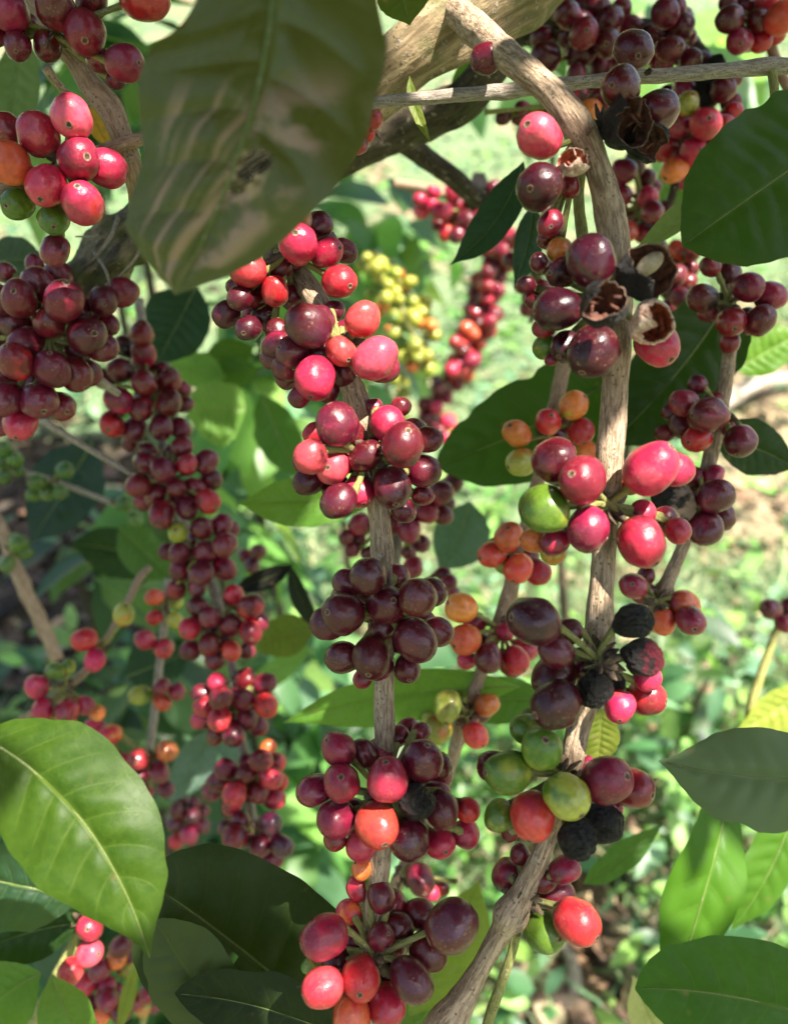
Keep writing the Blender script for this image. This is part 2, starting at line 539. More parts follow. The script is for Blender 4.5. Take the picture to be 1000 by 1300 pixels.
def dry_mesh(k):
    rnd = random.Random(100 + k)
    sd = rnd.random() * 90
    seg, rings = 64, 40
    V, Fc = [Vector((0, 0, -1.02))], []
    for i in range(1, rings):
        t = math.pi * i / rings
        for j in range(seg):
            a = 2 * math.pi * j / seg
            q = Vector((math.sin(t) ** 0.9 * math.cos(a), math.sin(t) ** 0.9 * math.sin(a), -math.cos(t)))
            d = 1 + 0.20 * noise.noise(q * 1.2 + Vector((sd, 0, 0)))
            d -= 0.13 * (0.35 - abs(noise.noise(Vector((q.x * 2.4, q.y * 2.4, q.z * 0.9 + sd))))) ** 2 * 6
            d -= 0.035 * abs(noise.noise(Vector((q.x * 6, q.y * 6, q.z * 2.5 + sd))))
            d += 0.025 * noise.noise(q * 9)
            if i > rings - 4:
                d -= 0.05
            V.append(Vector((q.x * d, q.y * d * 0.93, q.z * d * 1.06)))
    V.append(Vector((0, 0, 0.92)))
    for j in range(seg):
        Fc.append((0, 1 + (j + 1) % seg, 1 + j))
        e = 1 + (rings - 2) * seg
        Fc.append((e + j, e + (j + 1) % seg, len(V) - 1))
    for i in range(rings - 2):
        for j in range(seg):
            a, b = 1 + i * seg + j, 1 + i * seg + (j + 1) % seg
            Fc.append((a, b, b + seg, a + seg))
    me = bpy.data.meshes.new('dry_cherry')
    me.from_pydata([tuple(v) for v in V], [], Fc)
    me.materials.append(M_DRY)
    me.polygons.foreach_set('use_smooth', [True] * len(Fc))
    return me


CHERRY = [cherry_mesh(k) for k in range(12)]
DRY = [dry_mesh(k) for k in range(6)]
ALL_CHERRIES = []


def cherry(parent, w, rad, direction, code, seed):
    """link one cherry (a copy that shares its mesh) as a child of its cluster"""
    a = code.split('/')
    c1 = CC[a[0]]
    c2 = CC[a[1]] if len(a) > 1 else CC[DEF2[a[0]]]
    dry = a[0] == 'B'
    rnd = random.Random(seed)
    o = bpy.data.objects.new('dry_cherry' if dry else 'cherry', rnd.choice(DRY if dry else CHERRY))
    COL.objects.link(o)
    if dry and len(a) > 1:
        o['label'] = 'dried black cherry with a paler end'
    z = Vector(direction).normalized()
    o.rotation_mode = 'QUATERNION'
    o.rotation_quaternion = z.to_track_quat('Z', 'Y') @ Quaternion((0, 0, 1), rnd.random() * 6.28)
    o.scale = (rad, rad, rad)
    paint(o, c1, c2)
    place(o, w, parent)
    ALL_CHERRIES.append(o)
    return o


def husk_mesh(k, cut, jag, bean, outer_mi):
    """a dried-open fruit: a torn shell with thickness, its inside and sometimes the bean; opens towards +Z"""
    rnd = random.Random(500 + k)
    sd = rnd.random() * 50
    seg, rings = 60, 30
    V, Fc, MI = [], [], []
    def ring_t(a, i):
        edge = cut * (1 + 0.34 * math.cos(2 * a)) + jag * (noise.noise(Vector((math.cos(a) * 1.4 + sd, math.sin(a) * 1.4, 0))) * 1.4 + 0.5 * noise.noise(Vector((math.cos(a) * 5 + sd, math.sin(a) * 5, 3))))
        return math.pi - 0.02 - (math.pi - edge - 0.02) * 1.0 * (1 - i / rings) if False else 0.03 + (math.pi - edge - 0.03) * i / rings
    for layer, sc in ((0, 1.0), (1, 0.86)):
        for i in range(rings + 1):
            for j in range(seg):
                a = 2 * math.pi * j / seg
                t = ring_t(a, i)
                q = Vector((math.sin(t) * math.cos(a), math.sin(t) * math.sin(a), -math.cos(t)))
                d = 1 + 0.16 * noise.noise(q * 1.5 + Vector((sd, 0, 0))) + 0.08 * noise.noise(q * 3.6 + Vector((0, sd, 0))) - 0.08 * abs(noise.noise(Vector((q.x * 4, q.y * 4, q.z * 1.5 + sd))))
                if layer == 1:
                    d *= (sc - (0.10 if outer_mi == 2 else 0)) + (0.16 if outer_mi == 2 else 0.10) * max(0.0, (i / rings - 0.75) * 4) 
                V.append(Vector((q.x * d, q.y * d * 0.95, q.z * d * 1.08)))
    n1 = (rings + 1) * seg
    for i in range(rings):
        for j in range(seg):
            a, b = i * seg + j, i * seg + (j + 1) % seg
            Fc.append((a, b, b + seg, a + seg)); MI.append(outer_mi)
            a += n1; b += n1
            Fc.append((a + seg, b + seg, b, a)); MI.append(1)
    for j in range(seg):
        a, b = rings * seg + j, rings * seg + (j + 1) % seg
        Fc.append((a, b, b + n1, a + n1)); MI.append(2)
    Fc.append(tuple(range(seg - 1, -1, -1))); MI.append(outer_mi)
    Fc.append(tuple(n1 + j for j in range(seg))); MI.append(1)
    # torn fibres and bean inside
    if bean:
        s0 = len(V)
        bs, br = 20, 12
        for i in range(br + 1):
            t = math.pi * i / br
            for j in range(bs):
                a = 2 * math.pi * j / bs
                V.append(Vector((-0.30 + 0.32 * math.sin(t) * math.cos(a), 0.66 * -math.cos(t), 0.36 + 0.30 * math.sin(t) * math.sin(a))))
        for i in range(br):
            for j in range(bs):
                a, b = s0 + i * bs + j, s0 + i * bs + (j + 1) % bs
                Fc.append((a, b, b + bs, a + bs)); MI.append(3)
    else:
        for _ in range(5):
            s0 = len(V)
            p = Vector((rnd.uniform(-.4, .4), rnd.uniform(-.4, .4), rnd.uniform(-.1, .3)))
            e = p + Vector((rnd.uniform(-.5, .5), rnd.uniform(-.5, .5), rnd.uniform(.1, .35)))
            w = Vector((rnd.uniform(-1, 1), rnd.uniform(-1, 1), 0)).normalized() * 0.09
            th = Vector((0, 0, 0.04))
            V += [p - w, p + w, e + w * 0.5, e - w * 0.5, p - w - th, p + w - th, e + w * 0.5 - th, e - w * 0.5 - th]
            for f in ((0, 1, 2, 3), (7, 6, 5, 4), (0, 4, 5, 1), (1, 5, 6, 2), (2, 6, 7, 3), (3, 7, 4, 0)):
                Fc.append(tuple(s0 + q for q in f)); MI.append(2 if _ % 2 and outer_mi == 2 else 1)
    me = bpy.data.meshes.new('burst_cherry')
    me.from_pydata([tuple(v) for v in V], [], Fc)
    for m in (M_DRY, M_HUSK_RED if outer_mi == 2 else M_HUSK_IN, M_CRUST if outer_mi == 2 else M_RIM, M_BEAN):
        me.materials.append(m)
    me.polygons.foreach_set('material_index', MI)
    me.polygons.foreach_set('use_smooth', [mi != 2 for mi in MI])
    return me


def husk(parent, x, y, d, r, tip, k, cut=0.95, jag=0.35, bean=False, outer_mi=0, col='B', col2='B', label=None, squash=(1, 1, 1)):
    """tip: px offset of the opening's centre from the fruit's centre, (0,0) = faces the viewer"""
    o = bpy.data.objects.new('burst_cherry', husk_mesh(k, cut, jag, bean, outer_mi))
    COL.objects.link(o)
    z = tipdir(tip, r)
    o.rotation_mode = 'QUATERNION'
    o.rotation_quaternion = z.to_track_quat('Z', 'Y') @ Quaternion((0, 0, 1), k * 1.3)
    s = r * d / F
    o.scale = (s * squash[0], s * squash[1], s * squash[2])
    paint(o, CC[col], CC[col2])
    place(o, P(x, y, d), parent)
    o['label'] = label
    return o


def tipdir(tip, r):
    tx, ty = tip[0] / r, tip[1] / r
    l = math.hypot(tx, ty)
    if l > 0.98:
        tx, ty, l = tx * 0.98 / l, ty * 0.98 / l, 0.98
    return RIGHT * tx - UP * ty + BACK * math.sqrt(1 - l * l)


def cluster(parent, nx, ny, D, text, bracts=8, label=None, name='cherry_cluster', stalks=True, fill=0):
    """one node of a branch: stalk mesh, cherries its children. text: 'x y r C [bN] [tDX,DY]; ...'"""
    items = []
    for k, it in enumerate(text.split(';')):
        tk = it.split()
        if not tk:
            continue
        x, y, r, c = float(tk[0]), float(tk[1]), float(tk[2]), tk[3]
        lev, tip = 0, None
        for q in tk[4:]:
            if q[0] == 'b':
                lev = int(q[1:])
            elif q[0] == 't':
                tip = tuple(float(v) for v in q[1:].split(','))
        rw = r * D / F
        items.append([x, y, r, c, tip, D + (lev - 1) * 1.25 * rw + 0.0004 * k, lev, k])
    real = len(items)
    if fill:                                 # the fruit at the back of the whorl, seen only through the gaps
        rf = random.Random(real * 13 + int(nx))
        mr = sum(i[2] for i in items) / real
        tries = 0
        while len(items) < real + fill and tries < 500:
            tries += 1
            a, b = rf.choice(items[:real]), rf.choice(items[:real])
            t = rf.uniform(.25, .75)
            x, y = a[0] * t + b[0] * (1 - t) + rf.uniform(-5, 5), a[1] * t + b[1] * (1 - t) + rf.uniform(-5, 5)
            if any(math.hypot(x - i[0], y - i[1]) < mr * .72 for i in items):
                continue
            items.append([x, y, mr * rf.uniform(.8, 1.0), rf.choice(('D', 'D', 'M', 'X')), None, D + 1.6 * mr * D / F, 2, 300 + len(items)])
    for _ in range(60):
        for i in range(len(items)):
            for j in range(i + 1, len(items)):
                a, b = items[i], items[j]
                d2 = math.hypot(a[0] - b[0], a[1] - b[1])
                s = (a[2] + b[2]) * 0.95
                if d2 >= s:
                    continue
                need = math.sqrt(s * s - d2 * d2) * D / F
                dz = b[5] - a[5]
                if abs(dz) < need:
                    m = (need - abs(dz)) / 2 * 0.6
                    sg = 1 if dz >= 0 else -1
                    a[5] -= sg * m
                    b[5] += sg * m
    node = P(nx, ny, D)
    seed0 = int(nx * 7 + ny * 13)
    rnd = random.Random(seed0)
    V, Fc, A = [], [], []
    co = []
    for x, y, r, c, tip, d, lev, k in items:
        rw = r * d / F / 1.03
        w = P(x, y, d)
        if tip is not None:
            z = tipdir(tip, r)
        else:
            o = w - node
            o = o - o.project((UP + RIGHT * 0.05)) * 0.4
            jit = Vector((rnd.uniform(-1, 1), rnd.uniform(-1, 1), rnd.uniform(-1, 1)))
            z = (o.normalized() + BACK * rnd.uniform(-0.15, 0.65) + jit * 0.5 - UP * 0.12).normalized()
        co.append((w, rw, z, c, seed0 + k * 31))
        if stalks:
            foot = w - z * rw * 0.96
            mid = (foot + node) * 0.5 - z * rw * 0.25
            tube_geo([(node, 0.0013), (node.lerp(mid, 0.6), 0.0010), (mid.lerp(foot, 0.5), 0.0010), (foot, 0.0014), (foot + z * rw * 0.05, 0.0019)], 7, 0.1, 1, k, V, Fc, A)
    nstalk = len(Fc)
    # little brown bracts at the node
    for b in range(bracts):
        z = Vector((rnd.uniform(-1, 1), rnd.uniform(-1, 1), rnd.uniform(-1, 1))).normalized()
        s = z.orthogonal().normalized()
        q = s.cross(z)
        L, W = rnd.uniform(0.003, 0.0065), rnd.uniform(0.001, 0.002)
        p0 = node + z * 0.0025
        s0 = len(V)
        for t, wd in ((0, 0.9), (0.5, 1.0), (1.0, 0.15)):
            c0 = p0 + z * (L * t) + q * (0.0012 * t * t)
            for e in (-1, 1):
                for h in (-1, 1):
                    V.append(c0 + s * (W * wd * e) + q * (0.0003 * h))
                    A += [e, h, t]
        for t in range(2):
            o4 = s0 + t * 4
            for f in ((0, 2, 6, 4), (5, 7, 3, 1), (1, 3, 2, 0)[::-1] if t == 0 else (4, 6, 7, 5), (0, 4, 5, 1), (2, 3, 7, 6)):
                Fc.append(tuple(o4 + i for i in f))
    if not Fc:
        return None
    cl = mesh_obj(name, V, Fc, [M_GREENSTEM, M_BRACT], parent, node, mat_idx=[0] * nstalk + [1] * (len(Fc) - nstalk), attrs={'tube': ('FLOAT_VECTOR', A)})
    if label:
        cl['label'] = label
    for w, rw, z, c, s in co:
        cherry(cl, w, rw, z, c, s)
    return cl


# ---------------------------------------------------------------- leaves
PROFILE = [(0, .03), (.04, .16), (.10, .42), (.18, .68), (.28, .88), (.40, .99), (.50, 1.0), (.60, .95), (.70, .82), (.79, .62), (.86, .40), (.92, .20), (.96, .09), (1, .012)]
BLUNT = [(0, .04), (.03, .30), (.08, .60), (.16, .84), (.28, .97), (.42, 1.0), (.58, .98), (.72, .88), (.82, .73), (.90, .50), (.96, .25), (1, .02)]

BROAD = [(0, .05), (.06, .45), (.14, .75), (.25, .95), (.40, 1.0), (.58, .99), (.72, .93), (.83, .82), (.91, .64), (.96, .44), (.985, .26), (1, .05)]


def prof(u, tab):
    for (a, x), (b, y) in zip(tab, tab[1:]):
        if u <= b:
            t = (u - a) / (b - a)
            t = t * t * (3 - 2 * t) * 0.35 + t * 0.65
            return x + (y - x) * t
    return tab[-1][1]


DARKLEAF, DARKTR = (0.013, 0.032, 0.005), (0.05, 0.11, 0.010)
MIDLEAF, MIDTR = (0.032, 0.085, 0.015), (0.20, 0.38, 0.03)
LITLEAF, LITTR = (0.075, 0.165, 0.025), (0.34, 0.58, 0.06)  # sunlit version of the leaf green, sun put into the colour
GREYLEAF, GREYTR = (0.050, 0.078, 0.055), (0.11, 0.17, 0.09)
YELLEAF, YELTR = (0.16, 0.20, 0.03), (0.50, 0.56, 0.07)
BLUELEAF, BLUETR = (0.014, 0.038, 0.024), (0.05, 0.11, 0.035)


def leaf(label, base, tip, wl, wr, ctrl=None, colours=(MIDLEAF, MIDTR), mat=None, roll=0.0, fold=0.18, wave=0.075, curl=0.06, side='top', lat=9, table=PROFILE,
         holes=(), nu=56, nv=22, seed=1, petiole=None, group=None, parent=None, rib=True, name='coffee_leaf', chew=0.22, quilt=0.11, ribw=1.0, table2=None):
    """base, tip, ctrl: (x, y, depth). wl, wr: half widths in photo pixels on the two sides. A blade with its raised midrib (and stalk) as parts."""
    B, T = P(*base), P(*tip)
    C = P(*ctrl) if ctrl else (B + T) / 2
    sc = (base[2] + tip[2]) / 2 / F
    V, A, idx = [], [], {}
    rh = random.Random(seed * 17 + 3)
    holes = list(holes) + [(rh.uniform(.15, .8), rh.uniform(-.8, .8), 0.5 / nu + rh.random() * .012, 1.0 / nv + rh.random() * .05) for _ in range(0)]
    rows = []
    for i in range(nu + 1):
        u = i / nu
        m = B * (1 - u) ** 2 + C * (2 * u * (1 - u)) + T * u * u
        t = ((C - B) * (1 - u) + (T - C) * u).normalized()
        rows.append((u, m, t))
    T0 = (T - B).normalized()
    S0 = T0.cross(BACK).normalized()
    N0 = S0.cross(T0)
    mids = []
    for i, (u, m, t) in enumerate(rows):
        s = (S0 - t * S0.dot(t)).normalized()
        s = Quaternion(t, roll) @ s
        n = s.cross(t).normalized()
        p, p2 = prof(u, table), prof(u, table2 or table)
        mids.append((m, n, max(0.25, 1 - u * 0.8)))
        for j in range(nv + 1):
            v = -1 + 2 * j / nv
            w = (wr * p2 if v > 0 else wl * p) * sc
            av = abs(v)
            edge = 1 + 0.035 * noise.noise(Vector((u * 9, v * 2 + seed, seed))) * av
            if chew:
                edge -= chew * max(0.0, noise.noise(Vector((u * 5.5 + seed * 3.1, 7.7, math.copysign(2.0, v)))) - 0.12) * av
            off = s * (v * w * edge)
            z = fold * av * w - curl * w * av * av
            z += wave * w * math.sin(u * 13 + seed * 2.1 + (1.7 if v > 0 else 0)) * av ** 1.6
            z += 0.03 * w * noise.noise(Vector((u * 4 + seed, v * 2, 0))) * 2
            ph = (u - 0.13 * av ** 1.3) * lat + (0.13 if v > 0 else -0.13)
            z += quilt * w * abs(math.cos(math.pi * ph)) ** 0.7 * min(1, av * 5) * (1 - av)
            idx[i, j] = len(V)
            V.append(m + off + n * z)
            A += [u, v, lat]
    Fc = []
    for i in range(nu):
        for j in range(nv):
            uu, vv = (i + .5) / nu, -1 + 2 * (j + .5) / nv
            if any(((uu - h[0]) / h[2]) ** 2 + ((vv - h[1]) / h[3]) ** 2 < 1 + 0.7 * noise.noise(Vector((uu * 22, vv * 5, seed))) for h in holes):
                continue
            q = (idx[i, j], idx[i, j + 1], idx[i + 1, j + 1], idx[i + 1, j])
            Fc.append(q if side == 'top' else q[::-1])
    o = mesh_obj(name, V, Fc, mat or M_LEAF, parent, B, attrs={'leaf': ('FLOAT_VECTOR', A)})
    paint(o, *colours)
    if parent is None:
        tag(o, label, 'leaf', group)
    elif label:
        o['label'] = label
    sg = 1 if side == 'under' else 0.55
    if rib:
        rr = (wl + wr) * 0.5 * sc * 0.022 * ribw
        pts = [(m + n * rr * (0.35 * sg), rr * k) for m, n, k in mids[::3]]
        rv, rf, ra = tube_geo(pts, 8, 0.02)
        rb = mesh_obj('midrib', rv, rf, M_RIB, o, B, attrs={'tube': ('FLOAT_VECTOR', ra)})
    if petiole:
        x, y, d = petiole
        rr = (wl + wr) * 0.5 * sc * 0.032
        pv, pf, pa = tube_geo(spline([(P(x, y, d), rr * 1.15), ((P(x, y, d) + B) / 2 + UP * 0.001, rr), (B, rr * 0.9)], 5), 8, 0.03)
        mesh_obj('petiole', pv, pf, M_RIB, o, B, attrs={'tube': ('FLOAT_VECTOR', pa)})
    return o


M_RIB = mat_bark('leaf_rib', (0.15, 0.21, 0.06), (0.27, 0.32, 0.11), (0.12, 0.15, 0.05))


class Mass:
    """many low-resolution leaves or blades gathered into one mesh"""
    def __init__(self):
        self.V, self.F, self.C = [], [], []

    def leaf(self, p, d, n, L, W, col, droop=0.3, fold=0.25):
        d = d.normalized()
        s = d.cross(n)
        if s.length < 1e-4:
            s = d.orthogonal()
        s.normalize()
        n = s.cross(d)
        k = len(self.V)
        for u, w in ((0, .05), (.12, .5), (.32, .95), (.55, 1.0), (.78, .66), (.92, .25), (1, .02)):
            c = p + d * (L * u) - n * (droop * L * u * u)
            for v in (-1, 0, 1):
                self.V.append(c + s * (v * w * W) + n * (abs(v) * fold * w * W))
                self.C += [col[0], col[1], col[2], 1]
        for i in range(6):
            for j in range(2):
                a = k + i * 3 + j
                self.F.append((a, a + 1, a + 4, a + 3))

    def blade(self, p, d, L, W, col, bend):
        d = d.normalized()
        s = Vector((random.uniform(-1, 1), random.uniform(-1, 1), 0)).normalized()
        k = len(self.V)
        for u in (0, .35, .7, 1):
            c = p + d * (L * u) + bend * (L * u * u)
            for e in (-1, 1):
                self.V.append(c + s * (e * W * (1 - u * 0.95)))
                self.C += [col[0], col[1], col[2], 1]
        for i in range(3):
            a = k + i * 2
            self.F.append((a, a + 1, a + 3, a + 2))

    def build(self, name, mat, parent=None, origin=None):
        return mesh_obj(name, self.V, self.F, mat, parent, origin, attrs={'leaf_colour': ('FLOAT_COLOR', self.C)})
# ---------------------------------------------------------------- the fruiting branches
def branch(label, pts, mat, group='fruiting coffee branches', per=10, seg=16, rough=0.07, name='coffee_branch'):
    o = empty(name, P(*pts[0][:3]), label, 'branch', group)
    o['_'] = 0
    del o['_']
    tube('stem', pts, mat, o, per, seg, rough)
    return o


def spur(b, pts, mat, name='side_twig', **kw):
    return tube(name, pts, mat, b, **kw)


# --- the old trunk and its limbs
trunk = empty('old_coffee_tree', P(700, -60, .33), 'thick rough mossy coffee trunk slanting across the top between the bronzed leaf and the cherries', 'tree')
tube('trunk', [(760, -130, .345, 130), (690, -62, .34, 118), (610, 8, .335, 105), (540, 58, .335, 88), (470, 112, .34, 84), (430, 146, .345, 80), (405, 160, .352, 60)], M_TRUNK, trunk, 12, 32, 0.17)
tube('limb', [(450, 128, .352, 74), (390, 175, .358, 72), (320, 225, .365, 64), (255, 262, .372, 56), (205, 278, .375, 58), (165, 300, .38, 62), (120, 345, .39, 58), (80, 400, .41, 56), (30, 480, .44, 60)], M_MOSS, trunk, 14, 32, 0.36, 1.6)
for kx, ky, kw, jx, jy in ((150, 275, 6, 118, 330), (185, 300, 5, 150, 352), (120, 320, 5, 140, 372), (170, 262, 6, 205, 318), (132, 300, 4, 96, 300)):
    tube('dead_sprig', [(kx, ky, .362, kw), ((kx + jx) / 2 + 5, (ky + jy) / 2, .352, kw * .8), (jx, jy, .358, kw * .5)], M_GREY, trunk, 6, 7, .2)
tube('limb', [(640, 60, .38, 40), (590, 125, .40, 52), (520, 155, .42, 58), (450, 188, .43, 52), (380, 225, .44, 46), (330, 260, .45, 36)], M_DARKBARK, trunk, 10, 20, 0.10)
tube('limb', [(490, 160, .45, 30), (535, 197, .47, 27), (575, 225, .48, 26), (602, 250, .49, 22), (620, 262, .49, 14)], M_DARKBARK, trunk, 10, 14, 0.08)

# --- main branch that arches out of the trunk and hangs down on the right
E = branch('thick arching coffee branch carrying burst black husks, green fruit and big maroon cherries',
           [(575, 10, .325, 36), (606, 38, .302, 41), (632, 62, .280, 41), (664, 86, .268, 37), (704, 122, .262, 36), (738, 168, .258, 40), (758, 210, .258, 33), (772, 262, .257, 38), (781, 320, .257, 40), (783, 390, .258, 40), (782, 455, .258, 35), (778, 520, .258, 33), (774, 580, .258, 35), (771, 640, .258, 31), (766, 700, .258, 29), (762, 760, .258, 32), (760, 815, .259, 40), (752, 858, .260, 36), (738, 910, .262, 32), (727, 960, .263, 30), (716, 1015, .264, 25), (700, 1052, .265, 24), (682, 1095, .266, 25), (662, 1136, .267, 31), (647, 1162, .268, 45), (634, 1186, .269, 28), (606, 1236, .270, 26), (584, 1274, .270, 38), (566, 1300, .270, 50), (545, 1335, .272, 40)], M_STEM, rough=0.06)
spur(E, [(655, 1185, .272, 13), (648, 1215, .273, 12), (634, 1255, .274, 13), (622, 1290, .275, 14), (612, 1330, .276, 14)], M_GREENSTEM)
spur(E, [(738, 215, .268, 13), (734, 250, .270, 14), (739, 300, .272, 15), (741, 330, .272, 12)], M_GREENSTEM, 'fruit_stalk')

cl = cluster(E, 738, 172, .258, """684 173 30 K/R t-18,-4; 684 237 32 N/X t-16,12; 724 236 14 M b1; 699 284 19 M b1 t-3,9; 694 303 14 D b2; 710 317 17 O/Y b1""", 9)
husk(cl, 728, 205, .249, 22, (2, -8), 5, 1.25, .45, False, 2, 'W', 'W', 'cherry torn open with a ragged pale rim', (1, .8, .8))
cl = cluster(E, 768, 165, .262, """788 110 27 X/D t-16,8; 832 142 29 X/D b1""", 10)
husk(cl, 795, 156, .252, 34, (12, 6), 1, 1.15, .42, False, 0, 'B', 'B', 'dried black cherry split open along its side')
husk(cl, 823, 180, .258, 27, (12, 16), 2, 1.2, .4, False, 0, 'B', 'B', 'dried black cherry split open, lower of a pair')
cl = cluster(E, 768, 380, .252, """750 331 35 N/X t0,-33; 708 392 31 N/X t-31,4; 753 446 34 N/X t-16,28; 716 345 22 N/X b1 t-19,4; 718 440 21 N/X b1; 690 416 15 M/R b1; 693 441 18 G b2; 684 333 13 D b2; 668 362 12 D b2; 677 381 12 D b2; 700 456 9 M b2; 834 436 29 R t12,22""", 10)
husk(cl, 767, 386, .222, 31, (3, -2), 3, 1.0, .26, False, 0, 'B', 'B', 'brown black cherry burst open towards the viewer')
husk(cl, 821, 347, .236, 36, (14, 2), 4, 1.12, .30, True, 0, 'B', 'B', 'black cherry burst open showing the pale bean inside')
husk(cl, 828, 410, .236, 29, (5, 10), 6, 1.0, .45, False, 2, 'W', 'W', 'torn cherry with a whitish crust and a hollow brown inside')
cluster(E, 772, 640, .253, """704 584 30 D/M t26,-14; 738 610 33 M/R t-18,-7; 690 646 33 G t-32,4; 746 672 31 M/R t-4,29; 704 688 19 M/R b1; 678 686 17 O/Y b1; 702 702 17 Y/O b2; 826 594 35 R/K t20,-24; 856 596 24 R b1; 814 688 32 R/D t14,26; 816 650 17 R b1; 844 662 20 M b1; 860 674 17 R b1; 800 615 14 T b2""", 12)
cluster(E, 758, 838, .250, """678 788 34 N/X t-30,-6; 722 802 17 X/D b1; 706 826 25 X/D t20,14; 702 858 29 X/D b1; 706 894 33 N/X t-28,10; 804 789 25 B; 816 834 26 B/M; 756 875 24 B; 782 864 14 B b1; 822 860 18 R b1; 820 886 24 M/R b1 t20,2; 786 897 21 R/T t-4,14; 738 850 13 D b2""", 22)
cluster(E, 716, 985, .258, """687 951 28 G t1,-17; 644 981 29 G t-27,-3; 628 974 23 D b1; 667 926 20 G b1; 676 915 16 G b2; 719 1011 29 Y/G t13,16; 676 1036 30 T/R t-7,24; 634 1036 20 G b1; 647 1058 12 D b2; 733 1066 26 B; 766 1047 27 B; 770 991 32 M/D t18,-12; 803 1001 27 M b1; 777 1024 15 R b1; 744 974 15 D b2""", 14)
cluster(E, 664, 1140, .268, """648 1112 25 M b2; 660 1085 13 D b2; 717 1104 19 M/D b1; 690 1118 17 D/P b1; 706 1137 22 M b1; 733 1171 31 R/K t20,10; 692 1183 26 G t13,-2; 672 1150 10 D b1""", 22)

# --- the central branch
J = branch('long straight coffee branch in the middle with five big maroon clusters',
           [(330, 285, .315, 34), (362, 325, .300, 32), (388, 360, .290, 31), (414, 402, .282, 29), (432, 450, .276, 29), (446, 490, .274, 31), (458, 530, .274, 36), (468, 580, .274, 32), (479, 640, .274, 27), (485, 700, .274, 29), (487, 760, .274, 28), (487, 840, .274, 26), (487, 900, .274, 27), (488, 960, .274, 27), (486, 1040, .274, 26), (481, 1100, .274, 28), (476, 1160, .274, 29), (473, 1205, .274, 38), (474, 1240, .276, 34), (470, 1340, .280, 26)], M_STEM, rough=0.055)
spur(J, [(494, 690, .268, 5), (496, 720, .266, 4), (496, 745, .265, 3)], M_STEM, 'husk_sliver', per=5, seg=7)
cluster(J, 366, 322, .282, """378 308 28 R/K t0,-4; 378 275 19 O/W b1 t-4,-16; 404 286 18 D b1; 415 321 21 R/M t16,-2; 436 319 17 D b1; 431 357 23 R/M t14,10; 314 343 23 R/K t-22,1; 349 369 19 R/K t-2,-15; 356 340 15 D b1; 305 378 17 X/D b1; 287 399 17 X/D b1; 315 417 18 X/D b1; 336 403 18 X/D b1 t8,-2; 371 377 17 D b2; 352 422 17 X/D b1""", 12, fill=8)
cluster(J, 434, 440, .268, """391 413 29 X/P t-26,-8; 461 405 25 K/R t14,-20; 433 445 21 K/R t10,14; 477 455 29 K/R t20,-22; 400 480 27 R t-4,24; 371 447 22 D/R b1; 350 437 18 D b1; 361 467 18 D b1; 347 454 16 D b2; 380 504 15 D b1; 418 496 16 D b2; 424 394 15 D b2; 364 480 15 D b2; 487 468 20 M b1""", 12, fill=8)
cluster(J, 466, 575, .266, """428 538 29 D/M t-10,-26; 492 537 23 R t-10,-20; 511 565 29 D t7,-16; 543 558 18 D b1; 475 517 13 M b2; 508 517 14 D b2; 394 580 23 K/D t-20,10; 423 593 24 K/R t-6,2; 464 579 22 X/D t16,-10; 399 549 15 R b2; 389 586 17 D b2; 393 610 21 X/D b1; 430 637 24 X/D t-20,12; 454 625 22 R/K t8,16; 498 619 27 X/D t4,20; 538 598 22 D b1; 512 648 18 D b1; 537 629 14 M b1""", 12, fill=8)
cluster(J, 487, 770, .266, """468 731 25 X/D t-4,-22; 440 740 19 D b1; 491 768 27 X/D t8,-8; 435 779 28 X/D t-17,-4; 415 792 21 X/D b1; 531 759 26 X/D t10,-20; 548 752 20 D b1; 503 731 18 M b2; 527 813 29 X/D t22,14; 555 802 20 D b1; 471 836 28 X/D t-3,18; 435 835 22 X/D b1; 517 849 19 D b1 t2,12; 461 862 13 M b2""", 12, fill=8)
cluster(J, 487, 1010, .266, """430 951 23 M/D t-14,-14; 460 957 18 D b2; 434 994 26 M t0,-14; 398 1004 22 M b1; 492 990 28 M/R t-2,-25; 535 966 28 X/D t6,-23; 553 971 20 D b1; 427 1041 25 M/D t-20,6; 425 1066 15 M b1; 478 1048 29 T/R t10,15; 460 1072 21 R/T b1; 528 1018 26 B; 561 1028 24 D/P t4,21; 520 1066 29 X/D t8,24; 558 1070 20 R/M b1 t6,4; 593 1029 17 R b1; 591 1059 19 R/M b1; 517 925 15 M b2; 534 929 13 D b2; 506 934 14 M b2""", 14, fill=8)
cluster(J, 474, 1215, .266, """411 1190 29 M/R t-26,6; 409 1254 27 R/K t-24,6; 458 1243 27 R/M t0,4; 573 1176 33 X/P t-28,12; 543 1209 25 X/D b1; 522 1245 28 X/D t16,16; 446 1292 27 T/R t-8,20; 490 1277 25 R/T t9,12; 450 1192 20 M b2; 505 1194 19 D b2; 500 1207 16 D b2; 393 1227 11 G b2; 459 1104 14 O b2; 455 1128 17 R b2; 443 1158 17 R/O b2; 499 1148 18 D b2; 460 1148 16 D b2""", 18, fill=8)

